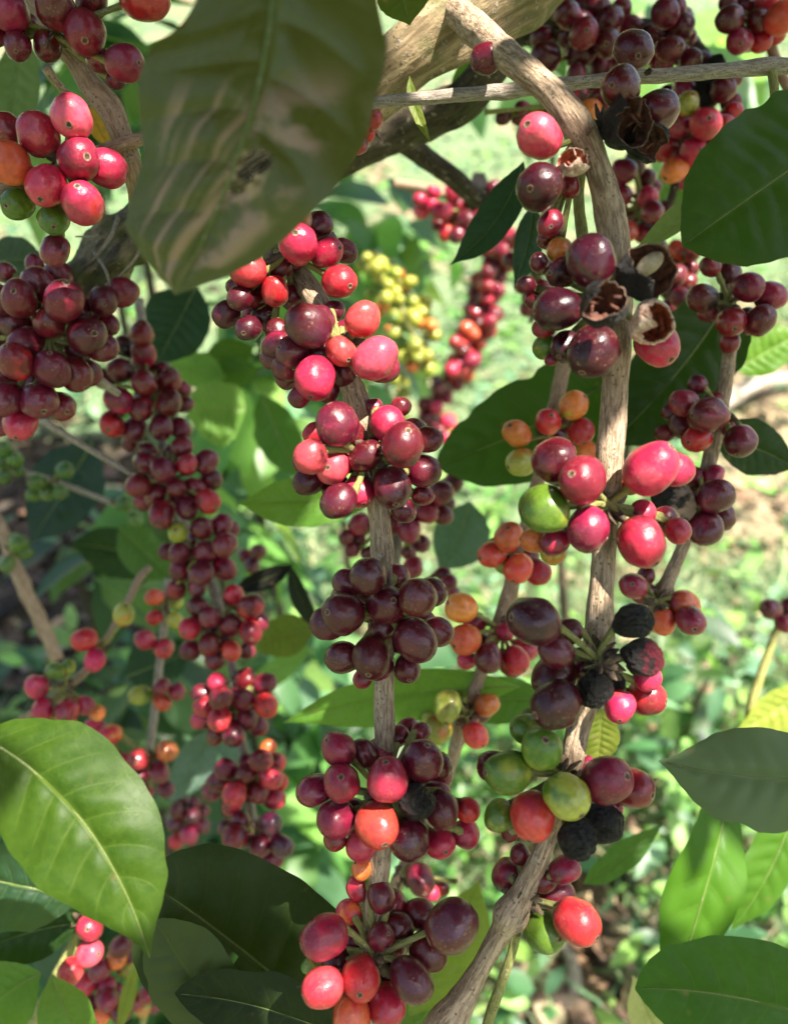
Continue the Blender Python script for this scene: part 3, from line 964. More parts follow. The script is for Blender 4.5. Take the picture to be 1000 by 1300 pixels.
# --- the pale branch between them (orange fruit)
I = branch('thin pale coffee branch with orange and yellow fruit behind the arching one',
           [(724, 430, .385, 18), (712, 480, .388, 19), (700, 530, .39, 18), (688, 590, .395, 17), (672, 650, .40, 17), (656, 715, .40, 18), (643, 765, .40, 22), (626, 812, .40, 18), (607, 862, .40, 17), (588, 918, .40, 19), (570, 975, .405, 16), (552, 1030, .41, 17), (530, 1075, .415, 17), (508, 1112, .42, 18), (488, 1170, .43, 18), (475, 1240, .44, 16)], M_TAN)
cluster(I, 694, 552, .385, """656 550 19 O/T t-10,-8; 696 535 18 R/T t0,-6; 728 515 19 O/Y t12,-10; 738 548 18 R/T t2,16; 745 573 16 O/Y b1; 661 587 19 Y/O t-16,6""", 8, fill=2)
cluster(I, 656, 715, .392, """646 682 20 T/R t-4,-12; 624 704 19 T/O t-16,4; 658 722 19 T/O t-8,14; 682 726 17 R b1; 640 718 12 Y b2""", 8, fill=2)
cluster(I, 640, 800, .392, """585 772 22 O/T t-18,-8; 590 812 20 T/O t-14,6; 620 835 20 D/M t0,16; 592 838 12 R b1; 641 801 13 R b1; 655 838 18 R b1; 666 824 18 R/T b1; 648 843 17 M b1; 618 833 14 M b2; 644 796 14 T b1""", 9, fill=2)
cluster(I, 592, 908, .392, """568 897 20 Y/G t-2,18; 556 927 19 Y/O t-12,10; 584 890 15 G b2; 618 895 16 O/T b1; 604 934 18 T/R t8,10; 545 911 12 Y b2""", 8, fill=2)
cluster(I, 512, 1108, .41, """533 1117 20 D/M; 546 1134 12 R b1; 580 1120 1 D b2""", 6, fill=2)

# --- the branch hanging at the far right
H = branch('slender coffee branch with small maroon cherries hanging beside the dark glossy leaves',
           [(915, 310, .375, 16), (922, 345, .372, 18), (926, 400, .37, 18), (926, 450, .37, 17), (918, 500, .37, 18), (908, 550, .37, 19), (897, 600, .37, 19), (880, 660, .37, 19), (862, 705, .37, 17), (846, 740, .37, 18), (832, 775, .372, 22), (824, 800, .374, 14)], M_STEM)
cluster(H, 924, 385, .362, """950 364 19 M/D; 978 376 19 M/D; 928 409 20 M t-2,12; 966 406 20 D t4,-14; 926 434 14 M b1; 891 379 20 D/B; 901 338 14 D b1""", 8, fill=3)
cluster(H, 915, 520, .362, """885 488 13 D b2; 868 512 19 M/D b1; 898 527 25 D t-22,2; 870 541 20 D b1; 884 557 19 R/M b1; 843 550 12 D b2; 939 560 22 D/M t-8,18; 923 541 14 M b2; 853 524 13 D b2""", 8, fill=3)
cluster(H, 890, 640, .362, """908 630 23 D t16,-8; 916 655 18 D b1; 894 670 23 D t-4,20; 856 637 27 B/W t26,0; 880 606 16 M b2; 906 604 14 R b2; 836 660 18 D b1; 912 640 14 D b2""", 8, fill=3)
cluster(H, 834, 765, .365, """804 744 19 M; 820 730 12 D b2; 842 790 17 T/R b1; 868 768 20 O/M b1; 877 788 20 M/D t-2,8; 850 762 10 G b2""", 14, fill=3)

# --- upper left: two clusters on one branch
A_ = branch('brown coffee branch crossing the upper corner between pink and maroon clusters',
            [(28, -40, .29, 26), (45, 5, .29, 26), (75, 48, .29, 27), (102, 85, .29, 27), (118, 112, .292, 31), (140, 138, .294, 32), (154, 172, .296, 28), (168, 212, .30, 29), (180, 250, .31, 34), (186, 290, .33, 40)], M_TAN)
spur(A_, [(58, 85, .31, 14), (72, 105, .315, 12), (90, 122, .32, 11), (110, 135, .31, 10)], M_STEM)
cluster(A_, 62, 40, .278, """70 8 27 D/M t-2,-8; 12 16 24 M/D; 33 30 14 D b1; 22 57 19 D t4,14; 60 58 18 D b1; 117 1 22 D b1; 108 40 27 M/D t6,20; 126 75 17 D b1; 159 80 26 M/D t22,6; 146 101 12 D b2; 184 -2 31 R/M t20,10; -14 40 22 D""", 8)
twig_b = branch('pale horizontal coffee twig carrying a cluster of bright pinkish red cherries',
                [(-60, 262, .285, 15), (0, 240, .288, 16), (60, 218, .29, 14), (120, 194, .29, 15), (180, 176, .292, 16), (240, 162, .30, 13)], M_TAN)
cluster(twig_b, 80, 205, .283, """91 147 28 K/R t4,20; 48 170 29 R/K t-7,-22; 10 163 20 M b1; 12 207 27 T/O t-8,-10; 58 235 27 R/K t0,22; 100 202 29 M/R t18,6; 135 213 25 R/M b1; 105 257 28 R/T t2,-12; 22 258 22 G b1 t-6,10; 68 278 21 G b1 t6,14; 70 318 19 M b2""", 8)

# --- left: the big dusky cluster
Lb = branch('stout shaded twig bent under one huge crowded cluster of dusky maroon cherries',
            [(-60, 330, .39, 18), (0, 370, .385, 18), (60, 425, .38, 17), (110, 470, .385, 14), (150, 500, .40, 9)], M_GREY)
cluster(Lb, 62, 430, .355, """74 348 18 D b1; 48 361 23 D t-10,-14; 25 379 25 V/D; 2 382 20 V b1; 81 381 26 V/D t10,-16; 63 409 22 D; 130 382 20 D b1 t8,8; 155 371 20 V b1; 110 425 25 D/B t16,2; 130 441 20 V b1; 137 412 15 D b2; 16 412 19 D b1; 33 437 23 V b1; 20 458 24 V/R t-4,-14; 66 468 25 V/D t4,-18; 95 475 22 V b1; 112 473 17 V b2; 82 442 16 D b2; 50 508 25 V t12,16; 6 508 23 V; 76 516 21 V b1 t14,8; 26 538 22 R/M t0,18; 2 541 14 V b1; 0 475 18 D b1; -12 430 22 V b1; 44 335 13 D b2; 6 345 14 D b2""", 6, fill=10)
tube('side_twig', [(50, 532, .44, 9), (85, 553, .445, 9), (125, 577, .45, 8), (170, 603, .455, 7)], M_GREY, Lb, 6, 9)

# --- left: the long string of clusters
Mb = branch('long grey hanging coffee branch strung with seven small dusty maroon clusters',
            [(176, 380, .49, 12), (184, 440, .485, 12), (194, 500, .48, 12), (206, 560, .475, 12), (222, 630, .475, 11), (248, 700, .475, 13), (268, 740, .475, 14), (282, 785, .475, 13), (292, 830, .475, 12), (298, 870, .475, 12), (306, 930, .475, 12), (312, 980, .475, 13), (319, 1040, .475, 14), (326, 1090, .48, 10)], M_GREY, rough=.08)
cluster(Mb, 190, 500, .458, """180 424 17 V/D; 182 448 17 V/R b1; 158 440 15 D/B b1; 152 470 17 D/B; 183 486 18 V; 150 508 19 V/R t-6,-8; 180 518 18 V/R; 142 539 18 R/D t0,8; 170 546 17 V b1; 216 483 17 D t4,-10; 215 511 18 D t6,2; 205 542 17 V; 229 544 15 V b1; 231 495 12 D b2; 234 513 12 D b2; 165 563 11 D b2; 132 481 14 D b2""", 6, fill=4)
cluster(Mb, 216, 610, .455, """231 567 14 V b1; 238 590 15 R/D t0,-6; 262 586 16 V b1; 207 597 18 V/D t-2,4; 185 588 16 D b1; 175 616 17 V; 224 619 14 V/D t4,2; 248 618 13 V; 268 609 15 D b1; 198 628 17 V/D t-6,6; 264 636 17 R/D; 238 644 17 V t2,8; 205 654 18 V/R; 182 637 14 D b2; 188 572 12 D b2""", 5, fill=4)
cluster(Mb, 252, 705, .458, """226 676 14 Y/G t0,-4; 257 670 16 V/D t2,-6; 281 666 15 V b1; 292 673 13 V b2; 228 702 16 V t-6,4; 261 700 16 V/D t0,-4; 285 692 17 V; 256 728 17 V t-2,8; 228 724 14 D b1; 285 722 16 V/R b1; 213 700 12 D b2; 250 745 13 D b1; 224 749 14 D b1""", 5, fill=4)
cluster(Mb, 284, 795, .458, """296 756 14 R/D b1; 318 770 17 V/R; 327 790 14 V b1; 266 784 15 V/D; 252 771 14 D b1; 294 793 16 V/R t2,-6; 241 798 15 R/D t-4,4; 318 803 16 V/R t4,6; 266 819 15 V; 241 826 14 D b1; 294 826 14 T/R t0,6; 273 837 13 V b1; 313 826 12 V b2""", 5, fill=4)
cluster(Mb, 300, 895, .458, """280 886 17 V t2,-2; 308 888 16 V/D; 276 867 14 R/D b1; 336 868 15 V b1; 338 896 17 R/D t4,4; 256 882 14 V b1; 260 897 15 R/D; 278 914 16 R/D t-2,6; 313 912 15 D b1; 256 914 14 R/D b1; 296 932 17 D/M t0,8; 328 922 14 V b1; 274 934 13 D b1; 312 862 14 V b2""", 5, fill=4)
cluster(Mb, 314, 990, .458, """332 966 16 V/R; 350 968 14 R/D b1; 312 982 15 D; 344 988 16 R/D; 286 977 15 D b1; 298 1008 17 R/D t-4,6; 276 993 14 D b1; 328 1006 15 V t0,8; 348 1014 15 R/D b1; 268 1005 14 D b2; 294 1024 13 R/D b1; 354 992 12 R/D b2; 340 950 11 T b2""", 5, fill=4)
cluster(Mb, 322, 1062, .462, """344 1046 16 P; 358 1074 15 P; 298 1062 18 V/P t-4,4; 330 1074 16 V t-2,6; 345 1091 15 V b1; 306 1042 13 V b1; 288 1052 12 D b2""", 5, fill=4)

# --- the slimmer one beside it
Nb = branch('very thin pale branch with few red fruit running beside the grey hanging one',
            [(214, 735, .555, 11), (210, 780, .555, 11), (204, 830, .555, 10), (199, 880, .555, 11), (193, 930, .555, 10), (186, 975, .555, 9), (176, 1016, .555, 9)], M_GREY)
cluster(Nb, 208, 765, .54, """196 758 12 T/R; 222 752 12 M b1; 196 784 11 R b1; 222 787 11 Y/G b1; 224 764 10 Y b2""", 4)
cluster(Nb, 203, 820, .54, """184 812 14 R/T; 208 823 14 R/M""", 4)
cluster(Nb, 198, 880, .54, """178 883 14 Y/G; 205 872 12 M; 225 878 12 M; 206 891 12 T""", 4)
cluster(Nb, 190, 965, .54, """212 954 15 O/R; 176 964 14 M/R; 202 980 15 M; 176 986 14 D/M; 158 968 12 R b1; 138 966 13 M b1; 136 954 12 O b1; 140 932 14 R/O; 120 922 12 R/M; 210 1002 11 D b1; 188 1004 9 R b2""", 4)

Qb = branch('bent brown twig with red, yellow and green cherries over the shaded ground',
            [(190, 720, .515, 9), (178, 733, .51, 10), (158, 772, .505, 10), (138, 808, .50, 10), (112, 848, .50, 11), (82, 876, .50, 11), (50, 900, .50, 10), (14, 922, .50, 9)], M_TAN)
cluster(Qb, 125, 825, .488, """107 812 16 R/K; 121 838 15 R; 157 780 15 Y/O""", 4)
cluster(Qb, 82, 872, .488, """70 852 12 G; 87 846 10 G b1; 47 872 16 R; 54 902 16 R; 86 902 17 M/R; 60 918 13 Y b1; 108 896 13 M/R b1; 124 905 11 O b1; 86 918 12 O b2""", 5)

Gt = branch('thin bare twig dotted with small unripe green cherries over the brown litter',
            [(-30, 588, .62, 7), (20, 597, .62, 7), (62, 608, .62, 7), (110, 626, .62, 7), (150, 642, .62, 6), (180, 655, .62, 5)], M_GREY)
cluster(Gt, 10, 590, .61, """5 570 11 g; 19 583 11 g; 5 605 10 g; 2 586 9 g b1; 24 598 8 g b2""", 3)
cluster(Gt, 66, 612, .61, """82 598 12 g; 47 612 12 g; 61 626 11 g; 77 625 11 g; 42 629 9 g b1""", 3)
cluster(Gt, 150, 640, .61, """157 639 11 g; 172 660 10 g b1""", 3)
Gs = branch('rough tan stick leaning in the shade with a few green cherries',
            [(-20, 640, .66, 15), (0, 668, .66, 17), (22, 725, .66, 18), (45, 775, .66, 17), (62, 812, .66, 18), (74, 838, .66, 15)], M_TAN, rough=.12)
cluster(Gs, 16, 700, .64, """24 690 12 g; 30 700 12 g b1; 9 716 11 g; 20 686 10 g b2""", 4)

# --- top right
F_ = branch('straight dry grey twig stretched level across the top in front of the maroon clusters',
            [(430, 140, .30, 15), (478, 130, .30, 15), (540, 124, .30, 16), (600, 119, .30, 17), (645, 116, .301, 20), (680, 110, .302, 18), (740, 104, .303, 17), (800, 98, .303, 18), (860, 94, .304, 18), (920, 89, .305, 18), (975, 84, .306, 22), (1000, 83, .306, 19), (1060, 80, .307, 17)], M_GREY, rough=.06)
spur(F_, [(980, 90, .305, 12), (983, 118, .304, 11), (985, 160, .303, 12)], M_GREENSTEM, 'leaf_stalk')
cluster(F_, 816, 84, .293, """804 62 26 D/M t0,18""", 8)
Tb = branch('mossy shaded branch loaded with many crowded maroon cherries at the very top',
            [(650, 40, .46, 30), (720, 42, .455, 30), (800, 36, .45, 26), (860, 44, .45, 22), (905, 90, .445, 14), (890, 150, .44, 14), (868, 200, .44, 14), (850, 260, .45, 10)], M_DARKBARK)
cluster(Tb, 760, 45, .43, """694 6 15 T/R b1; 720 18 18 D; 758 8 17 D b1; 736 30 17 D/M; 772 28 19 D/M; 740 42 20 M/D; 770 54 20 D; 738 67 20 D; 800 34 15 D b1; 692 72 20 D/P; 726 60 14 D b2; 762 84 16 D b1; 788 12 15 D b2; 712 -4 15 D b1; 786 76 15 D b2; 650 12 13 D b2""", 6, fill=8)
cluster(Tb, 858, 50, .43, """844 16 18 D; 866 34 16 D b1; 850 62 18 D/M t4,6; 840 78 18 M/D; 876 76 15 D; 890 78 14 D b1; 828 44 14 D b2; 858 8 14 D b2; 868 22 13 D b2""", 6, fill=8)
cluster(Tb, 892, 150, .428, """908 84 15 B; 930 100 13 D b1; 872 132 17 Y/R t2,-6; 868 117 17 M b1; 896 116 17 B; 918 113 16 D; 930 142 13 R; 940 154 12 D b1; 862 158 18 M/R; 896 157 21 R/M t-4,2; 918 162 18 R/D; 880 192 18 R/M t2,4; 910 200 18 M/R; 932 202 12 D b1; 856 215 18 O/R; 876 226 15 R/M b1; 844 188 16 R b1; 854 177 14 M b2; 902 180 13 M b2; 866 96 14 D b2; 848 120 13 D b2; 890 136 13 D b2; 925 185 11 D b2""", 6, fill=8)
cluster(Tb, 740, 130, .42, """732 94 13 D b1; 732 120 15 R b1; 748 142 17 O/T b1; 766 126 17 D b1; 662 148 13 D b2; 616 142 1 D b2; 670 110 1 D b2""", 3, fill=8)
cluster(E, 628, 62, .285, """618 74 21 D/P t16,6""", 6)
Cb = branch('short coffee branch in the top corner with glossy wine red cherries and one orange red',
            [(960, -40, .42, 16), (968, 10, .42, 15), (976, 50, .42, 14), (990, 92, .42, 13), (1010, 130, .42, 12)], M_TAN)
cluster(Cb, 958, 20, .41, """926 24 18 D/M; 962 26 16 D; 938 52 17 M/R t-4,10; 965 52 15 R/M; 974 0 15 R/M; 992 22 22 T/R; 998 2 14 T b1; 924 4 12 D b1; 946 6 13 D b1; 985 44 12 R b1""", 5, fill=4)
Ub = branch('half hidden coffee branch with small dark cherries behind the burst black husks',
            [(806, 200, .49, 9), (815, 240, .49, 10), (838, 300, .49, 10), (855, 350, .485, 10), (868, 400, .485, 8)], M_GREY)
cluster(Ub, 814, 260, .475, """788 248 15 M; 792 216 16 M/D; 805 208 16 D; 796 292 15 T/M; 822 250 14 R/M; 828 268 15 M; 844 266 12 D; 816 296 13 M; 836 288 13 D; 806 272 12 D b2; 782 232 12 D b2; 830 236 10 D b2""", 4, fill=4)
cluster(Ub, 862, 335, .475, """877 320 13 D; 861 318 14 T/R b1; 858 350 15 D; 872 358 13 D; 850 368 14 D/M; 864 378 14 D; 876 340 12 D b1; 852 388 13 D b1; 846 330 12 D b2""", 4, fill=4)
Vb = branch('dim twig with small blackish cherries hanging between the two narrow dark leaves',
            [(690, 265, .56, 8), (684, 310, .56, 8), (678, 360, .56, 8), (674, 410, .56, 7)], M_GREY)
cluster(Vb, 680, 345, .55, """662 362 11 D; 682 332 11 D; 672 376 11 D; 688 364 11 M; 666 340 9 D b1; 694 340 11 D b1; 668 392 9 D b1; 684 398 10 D b1; 648 330 11 D b1; 660 305 10 D b1""", 3)

# --- behind the central branch
Kb = branch('shaded coffee branch partly hidden behind the long straight middle one',
            [(520, 560, .47, 11), (514, 610, .47, 12), (508, 660, .47, 13), (503, 700, .47, 14), (500, 740, .47, 12), (498, 800, .48, 11)], M_GREY)
cluster(Kb, 516, 640, .452, """559 626 17 D/M; 541 651 15 M; 519 672 17 M; 457 665 15 M; 496 665 15 D b1; 562 654 13 D b1; 440 682 10 D; 454 684 10 D; 447 698 10 D; 468 702 10 D; 519 702 10 M b1; 524 721 15 M/R; 576 612 13 D b1; 534 690 13 D b2; 568 640 10 D b2; 486 700 10 D b2""", 4)
cluster(Kb, 502, 770, .46, """570 740 11 D b1; 562 728 10 D b2; 575 752 9 D b2""", 2)
Rb = branch('small dark twig with two maroon cherries beside a shrivelled black leaf',
            [(290, 690, .60, 6), (308, 702, .60, 6), (330, 712, .60, 5)], M_GREY)
cluster(Rb, 322, 712, .59, """328 700 11 D; 320 718 11 D/M; 312 706 9 D b1""", 2)
Eb = branch('dim twig low in the shade with a few tiny dark cherries',
            [(238, 1005, .66, 6), (236, 1040, .66, 6), (230, 1075, .66, 5)], M_GREY)
cluster(Eb, 236, 1040, .65, """224 1030 11 D; 222 1045 11 D; 244 1036 11 D; 240 1060 12 R/M; 256 1048 11 D; 224 1068 10 R/M; 246 1020 10 D b1; 230 1018 10 D b1; 258 1030 9 D b2""", 3)
Bb = branch('yellowish stalk at the lower corner with shiny pink cherries beside the big backlit leaf',
            [(118, 1128, .42, 9), (106, 1160, .42, 10), (92, 1200, .42, 13), (70, 1245, .42, 15), (46, 1292, .42, 16), (20, 1340, .42, 15)], M_GREENSTEM)
cluster(Bb, 104, 1170, .40, """126 1142 16 D/M t4,-8; 114 1178 18 R/M; 114 1210 18 K/R t14,-4; 90 1234 18 K/R t-2,14""", 4)
Sb = branch('shaded low twig with a jumble of maroon and yellowish fruit under the backlit leaf',
            [(160, 1180, .50, 8), (140, 1220, .50, 9), (128, 1260, .50, 9), (110, 1320, .50, 9)], M_GREENSTEM)
cluster(Sb, 138, 1225, .485, """154 1202 15 D; 148 1218 14 O/D; 126 1232 15 M/R; 108 1250 15 R/M; 136 1254 14 M; 164 1212 12 D b1; 160 1230 12 Y/D b1""", 3)
cluster(Sb, 134, 1275, .485, """136 1270 15 M; 128 1290 13 O/M; 154 1284 14 D; 148 1260 12 M b1; 112 1274 12 D b1; 100 1296 12 D b1""", 3)
Sc = branch('thin green stalk with a few small purplish cherries beside the dark folded leaf',
            [(206, 1215, .56, 7), (196, 1245, .56, 7), (184, 1290, .56, 8), (170, 1340, .56, 9)], M_GREENSTEM)
cluster(Sc, 190, 1262, .55, """188 1262 12 M; 172 1272 12 M/O; 192 1232 9 M; 182 1282 10 O b1; 196 1278 9 D b1""", 3)
Xb = branch('green stalk rising at the edge with two wine red cherries on top',
            [(950, 920, .52, 11), (955, 890, .52, 12), (968, 850, .52, 11), (984, 806, .52, 10), (994, 775, .52, 9)], M_GREENSTEM)
cluster(Xb, 992, 780, .51, """978 773 15 D; 996 792 13 M; 1000 770 12 D b1""", 3)
Pk = branch('tiny withered pinkish red fruit pair hanging below the thick trunk',
            [(478, 128, .325, 6), (474, 138, .325, 6), (466, 160, .325, 5), (456, 190, .325, 4)], M_TAN)
cluster(Pk, 470, 150, .318, """472 150 15 R/T; 466 168 11 R/K b1; 454 184 13 R/P""", 3)


# --- far branches with small blurred fruit, cherries in dense columns
def column(label, pts, D, rpx, n, codes, mat=M_GREY):
    b = branch(label, [(x, y, D, 7) for x, y, _ in pts], mat, per=6, seg=8)
    rnd = random.Random(len(label) + n)
    per = max(1, n // (len(pts) - 1))
    for (x0, y0, w0), (x1, y1, w1) in zip(pts, pts[1:]):
        txt = []
        for _ in range(per):
            t = rnd.random()
            x = x0 + (x1 - x0) * t + rnd.uniform(-1, 1) * (w0 + (w1 - w0) * t) / 2
            y = y0 + (y1 - y0) * t + rnd.uniform(-3, 3)
            txt.append('%.1f %.1f %.1f %s b%d' % (x, y, rpx * rnd.uniform(.85, 1.15), rnd.choice(codes), rnd.choice((0, 0, 1, 2))))
        cluster(b, (x0 + x1) / 2, (y0 + y1) / 2, D, ';'.join(txt), 2)
    return b


column('distant sunlit coffee branch packed with a long narrow column of red cherries', [(642, 295, 36), (626, 345, 40), (610, 400, 38), (594, 440, 32), (582, 474, 18)], .95, 10.5, 98, ['R/M', 'M', 'M', 'D', 'R/M', 'M', 'M/R', 'T/M', 'D'])
column('distant coffee branch with small loose bunches of dark and red cherries', [(574, 470, 30), (562, 500, 44), (552, 535, 40), (550, 565, 34)], 1.0, 8.5, 30, ['D', 'M', 'R', 'D', 'M', 'K'])
Db = branch('blurred dark twig end with red fruit and dry blackened cherries',
            [(500, 232, .72, 12), (545, 240, .72, 12), (575, 250, .72, 10), (610, 262, .72, 8)], M_TAN)
cluster(Db, 585, 265, .70, """533 253 10 R; 535 268 10 K/R; 548 260 10 R; 561 268 13 R/K; 550 243 9 R; 575 244 11 R; 580 260 13 D/R; 608 230 12 B; 626 240 12 D/B; 590 278 12 D; 601 254 12 B; 566 296 11 R/T; 580 298 12 D; 594 298 12 D; 618 258 12 D; 606 276 12 D/M; 556 284 9 D b1; 572 280 11 D b1; 620 276 10 D b1; 634 258 11 D b1; 640 240 10 D b1; 588 236 10 B b1""", 4)
column('distant sunlit coffee branch carrying a bunch of small unripe yellow green fruit', [(462, 325, 34), (486, 350, 60), (508, 388, 76), (524, 425, 60), (532, 470, 24)], .92, 8.8, 56, ['Y/G', 'Y', 'G/Y', 'Y/G', 'Y', 'Y/G', 'O/Y'], M_GREENSTEM)
column('distant low coffee branch with a few yellowish berries beyond the middle branch', [(500, 470, 20), (506, 505, 34), (500, 545, 20)], 1.0, 8, 12, ['Y', 'Y/G', 'G/Y'], M_GREENSTEM)
# ---------------------------------------------------------------- leaves one can tell apart (each a thing: blade, midrib, stalk)
pi = math.pi
leaf('very large bronzed dark leaf with painted brown sheen streaks and a torn hole hanging in front', (352, -75, .185), (222, 372, .190), 150, 162, ctrl=(352, 150, .175),
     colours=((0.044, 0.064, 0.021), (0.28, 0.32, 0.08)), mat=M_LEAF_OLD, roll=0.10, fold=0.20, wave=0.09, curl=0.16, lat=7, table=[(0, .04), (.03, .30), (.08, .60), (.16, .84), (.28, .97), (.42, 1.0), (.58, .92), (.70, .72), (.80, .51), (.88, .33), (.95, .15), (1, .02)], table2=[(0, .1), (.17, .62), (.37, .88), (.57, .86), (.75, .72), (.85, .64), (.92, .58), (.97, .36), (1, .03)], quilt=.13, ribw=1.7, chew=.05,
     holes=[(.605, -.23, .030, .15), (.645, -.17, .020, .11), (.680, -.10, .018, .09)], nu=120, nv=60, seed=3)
leaf('big dark green leaf hanging at the right edge under the level grey twig', (1075, 165, .27), (866, 312, .262), 92, 92, ctrl=(985, 225, .255),
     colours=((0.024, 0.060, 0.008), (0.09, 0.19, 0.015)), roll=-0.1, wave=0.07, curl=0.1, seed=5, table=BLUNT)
leaf('pale folded leaf edge pointing down behind the big dark leaf', (915, 226, .32), (800, 322, .34), 10, 22, ctrl=(880, 280, .33), colours=((0.13, 0.17, 0.09), (0.32, 0.40, 0.10)), seed=6, rib=False, fold=.5)
leaf('large shaded green leaf spread behind the arching branch and the orange fruit', (790, 470, .425), (552, 590, .435), 66, 62, ctrl=(690, 548, .42),
     colours=(DARKLEAF, (0.10, 0.22, 0.02)), roll=.1, wave=.06, seed=8, table=BLUNT, chew=.4)
leaf('large dark leaf hanging from the slender right branch, curving behind the black husks', (926, 378, .405), (776, 562, .40), 62, 58, ctrl=(868, 476, .40),
     colours=(DARKLEAF, DARKTR), roll=.05, wave=.05, seed=9, petiole=(930, 370, .375), table=BLUNT)
leaf('small dark oval leaf under the single maroon cherry near the right edge', (905, 556, .40), (1012, 596, .41), 34, 36, ctrl=(955, 560, .40), colours=(DARKLEAF, DARKTR), seed=10)
leaf('greyish leaf underside with a pointed dark tip reaching in from the right edge', (1090, 985, .265), (836, 966, .27), 66, 62, ctrl=(960, 1000, .262), side='under',
     colours=((0.070, 0.098, 0.056), (0.13, 0.19, 0.08)), mat=M_LEAF, roll=.25, wave=.12, fold=.3, curl=.35, seed=12)
leaf('bright green leaf with dark veins hanging upright below the greyish leaf', (926, 1000, .40), (842, 1290, .385), 46, 54, ctrl=(902, 1130, .37), side='under',
     colours=((0.036, 0.105, 0.003), (0.065, 0.185, 0.005)), roll=-.15, wave=.14, seed=13, lat=8)
leaf('bright green leaf at the right edge partly behind the upright bright leaf', (1010, 1020, .43), (928, 1182, .43), 28, 40, ctrl=(985, 1110, .42), side='under',
     colours=((0.036, 0.100, 0.004), (0.060, 0.170, 0.005)), seed=14, lat=8)
leaf('dark green leaf with a pointed tip in the bottom corner overlapping the bright leaf', (1110, 1315, .33), (806, 1256, .33), 72, 82, ctrl=(930, 1250, .32),
     colours=((0.026, 0.070, 0.014), (0.14, 0.32, 0.025)), wave=.05, seed=15, table=BLUNT)
leaf('cream and yellow dying leaf tip at the bottom beside the dark corner leaf', (845, 1345, .42), (803, 1238, .42), 26, 22, colours=((0.42, 0.40, 0.16), (0.6, 0.6, 0.15)), seed=16)
leaf('narrow green leaf blade slanting up from the black dried cherries', (740, 1122, .46), (842, 1046, .47), 20, 18, ctrl=(786, 1096, .46), colours=(MIDLEAF, MIDTR), seed=17)
leaf('small yellowing leaf with brown edges behind the black cherries', (764, 900, .29), (758, 975, .295), 25, 23, colours=((0.15, 0.17, 0.03), (0.40, 0.40, 0.05)), seed=18, chew=.4)
leaf('yellow lit leaf standing behind the greyish leaf at the right edge', (1030, 862, .50), (932, 930, .50), 34, 24, ctrl=(990, 905, .5), colours=((0.30, 0.33, 0.06), (0.60, 0.62, 0.10)), seed=19)
leaf('big yellow green backlit leaf with bright sun flecks filling the lower left', (-34, 930, .245), (190, 1216, .232), 92, 88, ctrl=(130, 1010, .235),
     colours=((0.038, 0.078, 0.006), (0.17, 0.24, 0.010)), mat=M_LEAF, side='top', roll=-.25, fold=.12, wave=.04, curl=.15, seed=20, lat=9, nu=72)
leaf('glossy dark leaf half in sunlight pointing right beneath the big backlit leaf', (104, 1143, .37), (-70, 1110, .37), 60, 52, ctrl=(10, 1118, .365), colours=(BLUELEAF, (0.25, 0.45, 0.06)), seed=21,
     petiole=(122, 1150, .41))
leaf('very dark drooping leaf just under the half sunlit glossy leaf', (105, 1172, .40), (-60, 1220, .39), 36, 34, ctrl=(40, 1176, .395), colours=((0.016, 0.040, 0.010), DARKTR), seed=22)
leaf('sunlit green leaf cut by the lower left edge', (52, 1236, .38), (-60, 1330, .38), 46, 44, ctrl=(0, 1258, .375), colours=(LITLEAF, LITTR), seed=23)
leaf('bright green leaf tip rising from the bottom by the yellowish stalk', (66, 1238, .37), (120, 1345, .37), 34, 38, ctrl=(86, 1300, .365), colours=(LITLEAF, LITTR), seed=24)
leaf('tiny lime green leaf catching sun among the jumbled low fruit', (150, 1312, .47), (176, 1212, .47), 9, 10, colours=(YELLEAF, YELTR), seed=25)
leaf('huge dark shaded leaf with a pale midrib at the bottom left of the middle branch', (452, 1330, .315), (176, 1112, .305), 118, 112, ctrl=(300, 1190, .30),
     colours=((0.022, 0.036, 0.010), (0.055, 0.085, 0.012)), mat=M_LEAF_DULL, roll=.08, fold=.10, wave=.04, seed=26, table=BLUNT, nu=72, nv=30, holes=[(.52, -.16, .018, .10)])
leaf('olive folded leaf underside in front of the huge dark leaf', (330, 1345, .292), (196, 1168, .294), 62, 66, ctrl=(240, 1240, .288), side='under', colours=((0.045, 0.062, 0.018), (0.07, 0.10, 0.02)),
     mat=M_LEAF_DULL, roll=-.2, seed=27, table=BLUNT, rib=False)
leaf('dark leaf with a blunt tip lying across the olive folded leaf at the bottom', (460, 1330, .282), (222, 1262, .284), 44, 50, ctrl=(340, 1268, .28), colours=((0.018, 0.030, 0.008), (0.04, 0.065, 0.01)), mat=M_LEAF_DULL, seed=28, table=BLUNT)
leaf('yellow green sunlit leaf tip lying flat left of the second maroon cluster', (470, 640, .40), (303, 640, .41), 34, 30, ctrl=(380, 632, .40), colours=(LITLEAF, (0.36, 0.58, 0.05)), seed=29, roll=.2)
leaf('long light green leaf stretched behind the middle branch with fruit shadows on it', (660, 872, .40), (358, 918, .41), 34, 30, ctrl=(500, 872, .395), colours=((0.09, 0.19, 0.03), LITTR), seed=30, wave=.08, roll=.1)
leaf('shaded green leaf piece joining the yellow fruit and the green cherries', (695, 890, .44), (560, 905, .44), 30, 30, ctrl=(630, 880, .44), colours=(MIDLEAF, MIDTR), seed=31)
leaf('yellow green leaf standing behind the lowest purple cherries', (520, 1290, .40), (608, 1118, .41), 46, 48, ctrl=(580, 1200, .40), colours=((0.11, 0.16, 0.02), (0.45, 0.55, 0.04)), seed=32, roll=.2)
leaf('green leaf behind the lowest fruit of the middle branch', (505, 1325, .42), (600, 1225, .42), 44, 44, colours=(MIDLEAF, (0.30, 0.44, 0.04)), seed=33)
